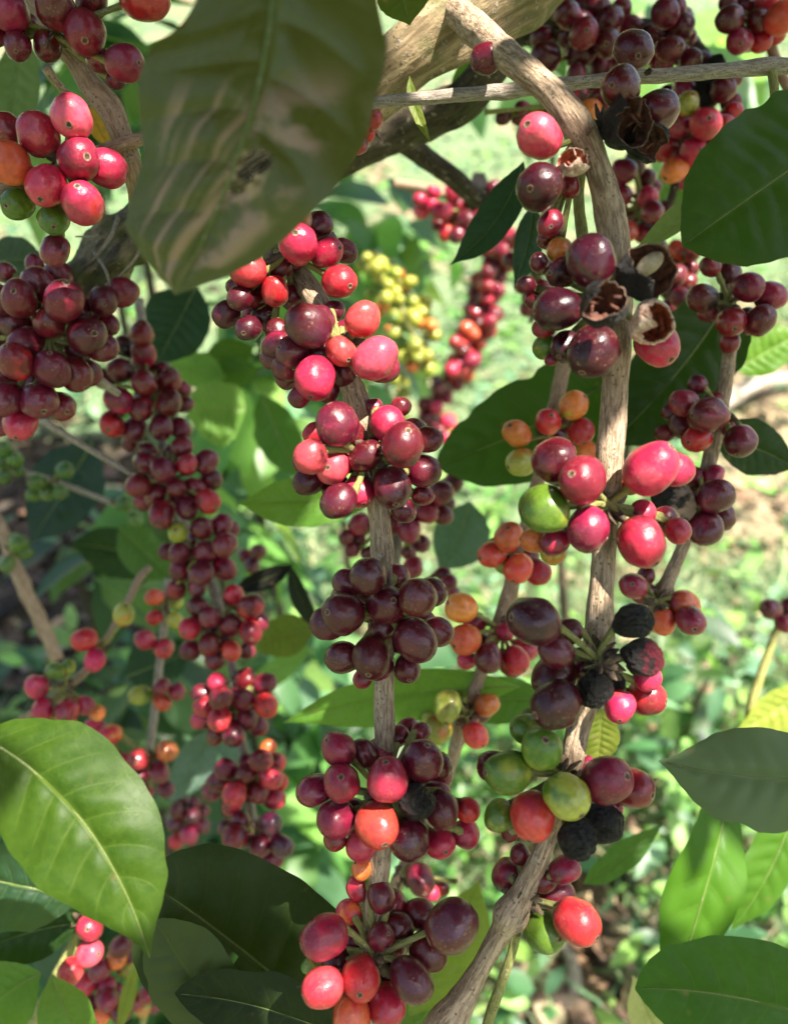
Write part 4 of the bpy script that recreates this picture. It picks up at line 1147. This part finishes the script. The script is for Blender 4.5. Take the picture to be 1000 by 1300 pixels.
leaf('narrow blue green leaf hanging left of the two big cherries', (664, 205, .36), (571, 336, .37), 27, 25, ctrl=(640, 290, .36), colours=(BLUELEAF, BLUETR), mat=M_LEAF_DULL, seed=34, roll=.3, fold=.4)
leaf('narrow dull green leaf hanging straight down under the lower big cherry', (676, 258, .37), (652, 366, .37), 21, 19, ctrl=(674, 310, .37), colours=(BLUELEAF, BLUETR), mat=M_LEAF_DULL, seed=35, roll=-.3)
leaf('bluish shaded leaf with pale veins behind the maroon middle cluster', (596, 636, .55), (556, 724, .55), 40, 32, ctrl=(585, 685, .55), colours=((0.06, 0.11, 0.085), (0.15, 0.25, 0.12)), mat=M_LEAF_DULL, seed=36)
leaf('dark veined leaf hanging between the dusky cluster and the grey branch', (250, 362, .55), (196, 466, .55), 42, 46, ctrl=(225, 415, .55), colours=(BLUELEAF, BLUETR), seed=37)
leaf('bright pale green sunlit leaf with broad veins right of the grey branch', (312, 520, .62), (238, 528, .62), 48, 36, ctrl=(275, 515, .62), colours=((0.14, 0.24, 0.06), LITTR), seed=38, table=BLUNT)
leaf('sunlit green leaf just above the bright pale veined one', (215, 462, .64), (288, 480, .64), 26, 22, colours=((0.13, 0.24, 0.06), LITTR), seed=39)
leaf('dark leaf tip pointing right above the sunlit pale leaves', (258, 462, .66), (324, 440, .66), 22, 24, colours=(DARKLEAF, MIDTR), seed=40)
leaf('green leaf half lit beside the dry tan stems', (270, 478, .65), (330, 470, .65), 22, 22, colours=(MIDLEAF, MIDTR), seed=41)
leaf('shaded bluish leaf drooping by the small green cherries', (118, 560, .72), (38, 690, .72), 48, 46, ctrl=(85, 620, .72), colours=((0.024, 0.042, 0.05), BLUETR), mat=M_LEAF_DULL, seed=42)
leaf('dark leaf below the bent twig among the shaded litter', (212, 720, .70), (88, 690, .70), 34, 32, ctrl=(150, 694, .70), colours=(DARKLEAF, DARKTR), seed=43)
leaf('dull green veined leaf with chewed edges behind the third grey branch cluster', (150, 668, .62), (222, 738, .62), 30, 30, colours=((0.035, 0.07, 0.03), MIDTR), mat=M_LEAF_DULL, seed=44, chew=.5)
leaf('dark glossy leaf in shade behind the slim pale branch', (160, 860, .66), (240, 828, .66), 38, 36, colours=(BLUELEAF, BLUETR), seed=45)
leaf('green leaf with a yellow edge under the shrivelled black leaf', (400, 800, .55), (316, 826, .55), 28, 26, ctrl=(360, 800, .55), colours=((0.03, 0.075, 0.016), (0.40, 0.44, 0.05)), seed=46)
leaf('shrivelled black dead leaf curled over the green leaf', (300, 746, .53), (372, 716, .53), 13, 13, ctrl=(340, 738, .52), colours=((0.012, 0.011, 0.011), (0.012, 0.012, 0.012)), mat=M_LEAF_DULL, seed=47, fold=.7, wave=.15)
leaf('curled dark leaf stalk end hanging down from the shrivelled black leaf', (368, 716, .53), (408, 800, .54), 11, 12, ctrl=(380, 770, .53), colours=((0.016, 0.020, 0.012), (0.03, 0.05, 0.02)), mat=M_LEAF_DULL, seed=48, fold=.5)
leaf('pale bluish leaf hanging between the slim branch and the lower red clusters', (268, 925, .60), (214, 1020, .60), 26, 24, ctrl=(248, 972, .6), colours=((0.11, 0.16, 0.14), (0.2, 0.3, 0.2)), mat=M_LEAF_DULL, seed=49)
leaf('yellow green slender leaf dangling from the trunk over the level twig', (520, 96, .31), (548, 182, .31), 7, 8, ctrl=(522, 140, .31), colours=((0.17, 0.20, 0.04), (0.4, 0.42, 0.06)), seed=50, fold=.5)
leaf('dark green leaf at the top behind the bronzed leaf and the trunk', (500, -50, .26), (520, 32, .27), 40, 34, colours=((0.05, 0.085, 0.012), (0.25, 0.32, 0.03)), seed=51)
leaf('green leaf tucked under the trunk behind the level grey twig', (640, 80, .42), (568, 118, .42), 32, 26, colours=((0.06, 0.14, 0.02), MIDTR), seed=52)
leaf('bright green leaf just right of the crowded maroon branch', (905, 225, .52), (960, 145, .52), 24, 24, colours=(LITLEAF, LITTR), seed=53)
leaf('green leaf behind the small maroon cherries near the right edge', (930, 470, .52), (1020, 420, .52), 32, 28, colours=((0.09, 0.18, 0.02), LITTR), seed=54)
leaf('mid green leaf behind the lower cherries of the crowded top branch', (900, 190, .55), (830, 270, .55), 36, 30, colours=((0.05, 0.12, 0.03), MIDTR), seed=55)
leaf('shaded grey green leaf under the pinkish red cluster and mossy trunk', (-20, 330, .45), (60, 330, .45), 30, 26, colours=((0.05, 0.075, 0.05), GREYTR), mat=M_LEAF_DULL, seed=56)
leaf('long pale leaf behind the clusters in the upper left corner', (30, 40, .48), (6, 200, .48), 34, 30, colours=((0.11, 0.16, 0.07), (0.25, 0.35, 0.1)), mat=M_LEAF_DULL, seed=57)
leaf('orange yellow dying leaf peeking from behind the pinkish red cluster', (112, 135, .36), (140, 188, .36), 15, 13, colours=((0.48, 0.22, 0.02), (0.7, 0.4, 0.05)), seed=58)
leaf('narrow bright leaf lying below the leaf with the yellow edge', (395, 820, .80), (300, 890, .80), 16, 16, colours=((0.12, 0.22, 0.06), LITTR), seed=59)
leaf('light green leaf between the middle branch and the grey hanging branch', (415, 545, .75), (350, 560, .75), 26, 22, colours=((0.14, 0.25, 0.08), LITTR), seed=60)
leaf('dark green leaf hanging below the light green leaf', (330, 500, .72), (380, 610, .72), 28, 30, colours=((0.04, 0.10, 0.03), MIDTR), seed=61)
# ---------------------------------------------------------------- the sloping plantation floor
def gz(x, y):
    h = 0.0
    if y > 2.2:
        t = y - 2.2
        h += 0.42 * t * t / (t + 1.2)
    if y > 40:
        h = 0.42 * 37.8 * 37.8 / 39.0 + (y - 40) * 0.05
    return h + 0.05 * noise.noise(Vector((x * .9, y * .9, 3))) + 0.015 * noise.noise(Vector((x * 5, y * 5, 9)))


def bare(px, py):
    if px < 235 and 560 < py < 920:
        return 0.93
    if 690 < px < 770 and py > 1180:
        return 0.9
    if 880 < px and 430 < py < 700:
        return 0.75
    if 640 < px < 830 and py > 1030:
        return 0.7
    return 0.0


xs = [-300, -120, -50, -25, -14, -9] + [-6 + 0.15 * i for i in range(81)] + [9, 14, 25, 50, 120, 300]
ys = [-200, -60, -20, -8, -4, -2, -1] + [-.5 + 0.12 * i for i in range(100)] + [12.5, 14, 17, 22, 30, 40, 60, 120, 300]
gv = [(x, y, gz(x, y)) for y in ys for x in xs]
nx = len(xs)
def turf(x, y):
    a = proj(Vector((x, y, gz(x, y)))) if y > .4 else None
    if a is None:
        return 1.0
    return 1.0 - max(bare(a[0] + dx, a[1] + dy) for dx in (-12, 12) for dy in (-12, 12))


gf = [(j * nx + i, j * nx + i + 1, (j + 1) * nx + i + 1, (j + 1) * nx + i) for j in range(len(ys) - 1) for i in range(nx - 1)]
tv = []
for x, y, z in gv:
    t = turf(x, y)
    a = proj(Vector((x, y, z))) if y > .4 else None
    tan = 0.0 if a and a[0] < 330 and a[1] > 480 else 1.0  # soil on the left painted darker in place of shade
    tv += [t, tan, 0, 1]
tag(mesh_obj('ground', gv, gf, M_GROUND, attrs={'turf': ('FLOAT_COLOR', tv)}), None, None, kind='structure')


def on_slope(px, py):
    """walk a view ray to the ground"""
    d = 0.9
    while d < 40:
        w = P(px, py, d)
        if w.z <= gz(w.x, w.y):
            return w
        d *= 1.03
    return P(px, py, 40)


rnd = random.Random(5)
GREENS = [(0.050, 0.115, 0.030), (0.075, 0.160, 0.040), (0.110, 0.210, 0.050), (0.035, 0.085, 0.035), (0.055, 0.110, 0.060), (0.140, 0.230, 0.060), (0.11, 0.20, 0.11)]


GREENS = [tuple(v * 1.75 for v in c) for c in GREENS]


def jit(c, k=0.25):
    f = 1 + rnd.uniform(-k, k)
    return tuple(v * f * (1 + rnd.uniform(-.08, .08)) for v in c)


def up_dir(tilt):
    a = rnd.random() * 2 * pi
    return Vector((math.cos(a) * tilt, math.sin(a) * tilt, 1)).normalized()


# low leafy ground cover on the slope, thin over the bare soil spots
under, grass, litter = Mass(), Mass(), Mass()
n = 0
while n < 7500:
    px, py = rnd.uniform(-140, 1140), rnd.uniform(-160, 1420)
    w = on_slope(px, py)
    if w.y > 11 or rnd.random() < bare(px, py):
        continue
    clump = noise.noise(Vector((w.x * 2.3, w.y * 2.3, 5)))
    if clump < -0.12 and rnd.random() < .6:
        continue
    d = (w - EYE).length
    h = rnd.uniform(0.0, 0.32 + 0.25 * max(clump, 0)) * min(1.0, d / 2.5)
    L = rnd.uniform(.035, .10) * (0.55 if py > 700 and px > 450 else 1)
    dr = up_dir(rnd.uniform(.6, 2.5))
    base = w + Vector((0, 0, h))
    c = GREENS[int((noise.noise(Vector((w.x * 1.5, w.y * 1.5, 30))) * .9 + .5 + rnd.uniform(-.3, .3)) * len(GREENS)) % len(GREENS)]
    under.leaf(base, dr, Vector((rnd.uniform(-.5, .5), rnd.uniform(-.6, .2), 1)), L, L * rnd.uniform(.20, .30), jit(c), rnd.uniform(.1, .7))
    n += 1
uo = under.build('undergrowth', M_MASS)
tag(uo, 'low leafy green undergrowth blurred across the sunny slope', 'undergrowth', kind='stuff')

for _ in range(16000):
    px, py = rnd.uniform(-60, 1060), rnd.uniform(150, 1400)
    w = on_slope(px, py)
    if w.y > 8 or rnd.random() < bare(px, py) * 1.05:
        continue
    c = ((0.18, 0.28, 0.13), (0.12, 0.22, 0.11), (0.30, 0.35, 0.20), (0.44, 0.40, 0.26))[min(3, int(rnd.random() ** 1.5 * 4))]
    grass.blade(w, up_dir(.45), rnd.uniform(.06, .22), rnd.uniform(.003, .007), jit(c), Vector((rnd.uniform(-.4, .4), rnd.uniform(-.4, .4), -.25)))
go = grass.build('grass', M_GRASS)
tag(go, 'thin green and straw coloured grass growing on the slope', 'grass', kind='stuff')

for _ in range(4200):
    z = rnd.random()
    px, py = (rnd.uniform(-80, 280), rnd.uniform(520, 1000)) if z < .5 else (rnd.uniform(860, 1060), rnd.uniform(420, 720)) if z < .62 else (rnd.uniform(640, 800), rnd.uniform(1060, 1400)) if z < .74 else (rnd.uniform(-60, 1060), rnd.uniform(200, 1400))
    w = on_slope(px, py)
    if w.y > 8:
        continue
    c = ((0.055, 0.036, 0.024), (0.03, 0.022, 0.016), (0.10, 0.068, 0.045), (0.02, 0.015, 0.012))[rnd.randrange(4)] if px < 300 and rnd.random() < .85 else ((0.20, 0.12, 0.07), (0.11, 0.07, 0.045), (0.42, 0.30, 0.19), (0.07, 0.05, 0.035))[rnd.randrange(4)]  # left-hand litter gets darker colours that stand in for shade
    a = rnd.random() * 2 * pi
    L = rnd.uniform(.03, .09)
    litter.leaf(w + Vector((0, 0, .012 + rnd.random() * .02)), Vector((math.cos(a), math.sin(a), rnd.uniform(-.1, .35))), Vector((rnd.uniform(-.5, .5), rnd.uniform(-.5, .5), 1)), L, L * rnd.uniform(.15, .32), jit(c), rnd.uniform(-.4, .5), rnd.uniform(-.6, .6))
lo = litter.build('fallen_leaves', M_LITTER)
tag(lo, 'dry brown fallen leaves lying on the shaded soil', 'leaf litter', kind='stuff')


# ---------------------------------------------------------------- the neighbouring coffee bushes, out of focus
def shrub(label, spots, dark=0.0, Ls=(.08, .13)):
    """spots: (px, py, depth, spread px x, spread px y, leaves)"""
    px, py, d = spots[0][:3]
    c = P(px, py, d)
    foot = Vector((c.x, c.y + .05, gz(c.x, c.y + .05)))
    b = empty('coffee_bush', foot, label, 'bush', 'coffee bushes behind')
    m = Mass()
    tips = []
    for px, py, d, sx, sy, n in spots:
        for _ in range(n):
            q = P(px + rnd.gauss(0, .55) * sx, py + rnd.gauss(0, .55) * sy, d + rnd.gauss(0, .09) * d)
            if q.z < gz(q.x, q.y) + .02:
                continue
            out = (q - P(px, py, d)).normalized() * .5 + Vector((rnd.uniform(-1, 1), rnd.uniform(-1, 1), rnd.uniform(-1.0, .3)))
            L = rnd.uniform(*Ls)
            col = jit(GREENS[rnd.randrange(len(GREENS))])
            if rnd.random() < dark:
                col = tuple(v * .4 for v in col)  # darkened leaf colour; on the left bushes it paints in shade
            m.leaf(q, out, Vector((rnd.uniform(-.6, .6), rnd.uniform(-.9, .3), 1)), L, L * rnd.uniform(.19, .26), col, rnd.uniform(.1, .6))
        tips.append(P(px, py, d))
    m.build('foliage', M_MASS, b, foot)
    V, Fc, A = [], [], []
    for t in tips:
        mid = foot.lerp(t, .5) + Vector((rnd.uniform(-.05, .05), rnd.uniform(0, .06), 0))
        tube_geo(spline([(foot, .011), (mid, .008), (t, .004)], 8), 8, .1, 1, rnd.random() * 9, V, Fc, A)
    mesh_obj('stem', V, Fc, M_DARKBARK, b, foot, attrs={'tube': ('FLOAT_VECTOR', A)})
    return b


shrub('leafy coffee bush with pale sunlit leaves behind the grey hanging branch', [(300, 520, 1.05, 70, 110, 34), (330, 420, 1.15, 60, 60, 16), (260, 640, 1.1, 60, 60, 18)], .15)
shrub('bright coffee bush beyond the yellow green fruit under the trunk', [(470, 300, 1.45, 80, 70, 40), (440, 420, 1.5, 60, 90, 26), (540, 320, 1.6, 40, 40, 12)], .1)
shrub('sunny coffee bush low behind the middle branch', [(400, 900, 1.35, 110, 120, 70), (380, 1050, 1.3, 90, 70, 30)], .2)
shrub('dense coffee bush in the right background below the slender branch', [(900, 860, 1.6, 90, 130, 110), (860, 1000, 1.5, 60, 60, 18)], .35, (.045, .085))
shrub('coffee bush showing through the gap left of the bronzed leaf', [(140, 60, 1.0, 80, 70, 30), (110, 150, 1.1, 60, 50, 14)], .1)
shrub('yellow green coffee bush behind the crowded top branch', [(880, 60, 1.05, 110, 70, 34), (700, 60, 1.2, 70, 60, 16)], .1)
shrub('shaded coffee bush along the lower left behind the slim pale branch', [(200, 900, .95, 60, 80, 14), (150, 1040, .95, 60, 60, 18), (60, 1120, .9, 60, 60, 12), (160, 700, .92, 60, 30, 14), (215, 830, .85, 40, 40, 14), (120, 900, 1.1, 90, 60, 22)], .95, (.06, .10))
shrub('coffee bush at the lower right beside the bare soil', [(970, 1180, 1.2, 40, 120, 18), (850, 1080, 1.3, 60, 50, 8)], .25, (.05, .09))
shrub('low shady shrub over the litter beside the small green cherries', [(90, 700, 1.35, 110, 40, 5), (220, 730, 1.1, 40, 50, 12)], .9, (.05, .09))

# dead sticks and stones on the shaded floor
for i, (x0, y0, x1, y1, w) in enumerate(((90, 740, 190, 690, 9), (30, 860, 150, 800, 8), (0, 720, 80, 700, 7), (110, 790, 180, 850, 6), (730, 1300, 700, 1200, 16), (860, 575, 1010, 500, 22), (905, 478, 1010, 446, 12))):
    a, b2 = on_slope(x0, y0), on_slope(x1, y1)
    k = w / F * (a - EYE).length
    V, Fc, A = tube_geo(spline([(a + Vector((0, 0, k)), k * .5), ((a + b2) / 2 + Vector((.01, 0, k * 2)), k * .45), (b2 + Vector((0, 0, k)), k * .3)], 6), 8, .15, 1, i)
    s = mesh_obj('dead_stick', V, Fc, M_GREY, None, a, attrs={'tube': ('FLOAT_VECTOR', A)})
    tag(s, ('longest dead stick lying on the shaded litter', 'dead stick under the bent twig on dark soil', 'short dead stick by the rough tan stick', 'thin dead stick below the bent brown twig', 'thick pale dead stick on the bare soil at the bottom', 'thick tan dead bough on the slope behind the small dark oval leaf', 'thinner tan dead stick on the slope near the right edge')[i], 'stick', 'dead sticks on the ground')

# ---------------------------------------------------------------- light
SUN = (UP * 0.62 + RIGHT * 0.36 + BACK * 0.69).normalized()
sd = bpy.data.lights.new('sun', 'SUN')
sd.energy = 5.0
sd.angle = R(0.53)
sd.color = (1.0, 0.93, 0.82)
so = bpy.data.objects.new('sun', sd)
COL.objects.link(so)
so.rotation_mode = 'QUATERNION'
so.rotation_quaternion = SUN.to_track_quat('Z', 'Y')
w = bpy.data.worlds.new('World')
scene.world = w
w.use_nodes = True
nt = w.node_tree
sky = nt.nodes.new('ShaderNodeTexSky')
sky.sky_type = 'NISHITA'
sky.sun_disc = False
sky.ozone_density = 0.3
sky.dust_density = 3.0
sky.sun_elevation = math.asin(SUN.z)
sky.sun_rotation = math.atan2(SUN.x, SUN.y)
nt.links.new(sky.outputs[0], nt.nodes['Background'].inputs[0])
nt.nodes['Background'].inputs[1].default_value = 0.10

# unseen leaves above and behind the viewer, added to shape sun flecks and shade
LIT = [(385, 318, 20), (314, 352, 12), (348, 372, 14), (432, 358, 14), (455, 425, 42), (400, 480, 26), (478, 455, 26), (462, 520, 22), (408, 590, 30), (455, 620, 18), (684, 172, 26), (728, 203, 20), (786, 310, 12),
       (830, 418, 26), (776, 540, 24), (774, 590, 26), (828, 590, 34), (766, 660, 24), (812, 672, 22), (735, 605, 16), (645, 695, 34), (588, 775, 22), (100, 165, 40), (40, 160, 26), (60, 235, 16), (100, 1210, 24), (10, 1130, 26),
       (786, 893, 16), (705, 105, 26), (480, 1040, 18), (735, 1170, 18), (412, 1250, 14), (885, 1120, 36), (960, 1090, 16), (178, 1060, 20), (182, 1140, 20), (65, 1012, 3), (420, 890, 30), (560, 870, 30), (310, 620, 20),
       (560, 60, 50), (620, 30, 40), (690, 535, 30), (855, 630, 10), (20, 1270, 30), (95, 1280, 20), (275, 520, 40), (585, 1000, 30), (650, 720, 20), (540, 1140, 20), (505, 370, 34), (520, 420, 24), (618, 360, 30), (604, 420, 28), (545, 262, 20)]
bpy.context.view_layer.update()
dg = bpy.context.evaluated_depsgraph_get()
TARGETS = []
for lx, ly, lr in LIT:                       # where the photograph shows direct sun: no leaf of the crown stands between these spots and the sun
    ray = (P(lx, ly, 1) - EYE).normalized()
    hit = scene.ray_cast(dg, EYE + ray * .02, ray)
    if hit[0]:
        TARGETS.append((hit[1], lr * 1.15 * proj(hit[1])[2] / F))


def in_sunbeam(s, w):
    return any(((s - c) - SUN * (s - c).dot(SUN)).length < r + w for c, r in TARGETS)


rnd = random.Random(21)
added_crown = Mass()
kept = 0
shade = [(-260, -260, 1260, 1480, .29, 9000, True), (170, -40, 490, 350, .185, 300, True), (870, 150, 1000, 350, .263, 400, False), (550, 500, 700, 650, .34, 60, True), (800, 400, 920, 560, .36, 50, True),
         (190, 1110, 430, 1300, .31, 160, True), (0, 900, 140, 1140, .24, 800, True), (190, 820, 390, 1110, .46, 160, True), (840, 920, 1000, 1030, .265, 220, True)]
work = [(rnd.uniform(a, c), rnd.uniform(b, d), e, lit) for a, b, c, d, e, n, lit in shade for _ in range(n)]
for x, y, dep, lit in work:
    t = rnd.uniform(.42, 1.1)
    q = P(x, y, dep) + SUN * t
    L = rnd.uniform(.03, .065)
    dr = Vector((rnd.uniform(-1, 1), rnd.uniform(-1, 1), rnd.uniform(-.5, .2))).normalized()
    ok = True
    for f in (0.0, .2, .4, .6, .8, 1.0):
        s = q + dr * (L * f)
        if lit and in_sunbeam(s, L * .19):
            ok = False
            break
        pv = proj(s)
        if pv and pv[2] > 0 and -250 < pv[0] < 1250 and -300 < pv[1] < 1600:
            ok = False
            break
    if not ok:
        continue
    added_crown.leaf(q, dr, Vector((rnd.uniform(-.4, .4), rnd.uniform(-.4, .4), 1)), L, L * .20, jit((0.04, 0.09, 0.02)), rnd.uniform(0, .2))
    kept += 1
for _ in range(1000):                       # unseen leaves added further up to keep the floor on the left in shade
    g = on_slope(rnd.uniform(-120, 250), rnd.uniform(560, 930))
    q = g + SUN * rnd.uniform(1.7, 2.6)
    pv = proj(q)
    if pv and pv[2] > 0 and -300 < pv[0] < 1300 and -350 < pv[1] < 1700:
        continue
    L = rnd.uniform(.14, .24)
    if in_sunbeam(q, .12):
        continue
    added_crown.leaf(q, Vector((rnd.uniform(-1, 1), rnd.uniform(-1, 1), rnd.uniform(-.5, .2))), Vector((rnd.uniform(-.4, .4), rnd.uniform(-.4, .4), 1)), L, L * .26, jit((0.04, 0.09, 0.02)), .2)
for _ in range(2600):                      # and over the low growth and bushes on that side
    q = P(rnd.uniform(-150, 250), rnd.uniform(560, 1150), rnd.choice((.9, 1.2, 1.7, 2.2))) + SUN * rnd.uniform(1.1, 2.0)
    pv = proj(q)
    L = rnd.uniform(.10, .17)
    if in_sunbeam(q, L * .7) or pv and pv[2] > 0 and -300 < pv[0] < 1300 and -350 < pv[1] < 1700:
        continue
    added_crown.leaf(q, Vector((rnd.uniform(-1, 1), rnd.uniform(-1, 1), rnd.uniform(-.5, .2))), Vector((rnd.uniform(-.4, .4), rnd.uniform(-.4, .4), 1)), L, L * .26, jit((0.04, 0.09, 0.02)), .2)
mid = P(500, 600, .3)
for _ in range(3000):                      # unseen leaves round and above the viewer, added to block most skylight
    d = Vector((rnd.gauss(0, 1), rnd.gauss(0, 1), rnd.gauss(0, 1))).normalized()
    if d.dot(UP) < 0.15 and d.dot(BACK) < 0.1 or d.z < -.1:
        continue
    q = mid + d * rnd.uniform(.55, 1.4)
    pv = proj(q)
    L = rnd.uniform(.06, .11)
    if in_sunbeam(q, L * .6) or pv and pv[2] > 0 and -350 < pv[0] < 1350 and -400 < pv[1] < 1750:
        continue
    added_crown.leaf(q, Vector((rnd.uniform(-1, 1), rnd.uniform(-1, 1), rnd.uniform(-.6, .1))), Vector((rnd.uniform(-.5, .5), rnd.uniform(-.5, .5), 1)), L, L * .24, jit((0.04, 0.09, 0.02)), .2)
print('crown leaves', kept)
co = added_crown.build('added_overhead_foliage', M_MASS)
tag(co, 'unseen leaves added overhead to shape shade and sun flecks', 'foliage', kind='stuff')

# ---------------------------------------------------------------- render settings
scene.view_settings.view_transform = 'Standard'
scene.view_settings.look = 'None'
scene.view_settings.exposure = 1.9
scene.view_settings.gamma = 1
scene.render.engine = 'CYCLES'
scene.cycles.use_denoising = True
scene.cycles.max_bounces = 6
scene.cycles.diffuse_bounces = 3
scene.cycles.glossy_bounces = 2
scene.cycles.transmission_bounces = 3
scene.cycles.caustics_reflective = False
scene.cycles.caustics_refractive = False
scene.cycles.sample_clamp_indirect = 6
print('cherries', len(ALL_CHERRIES), 'objects', len(scene.objects))
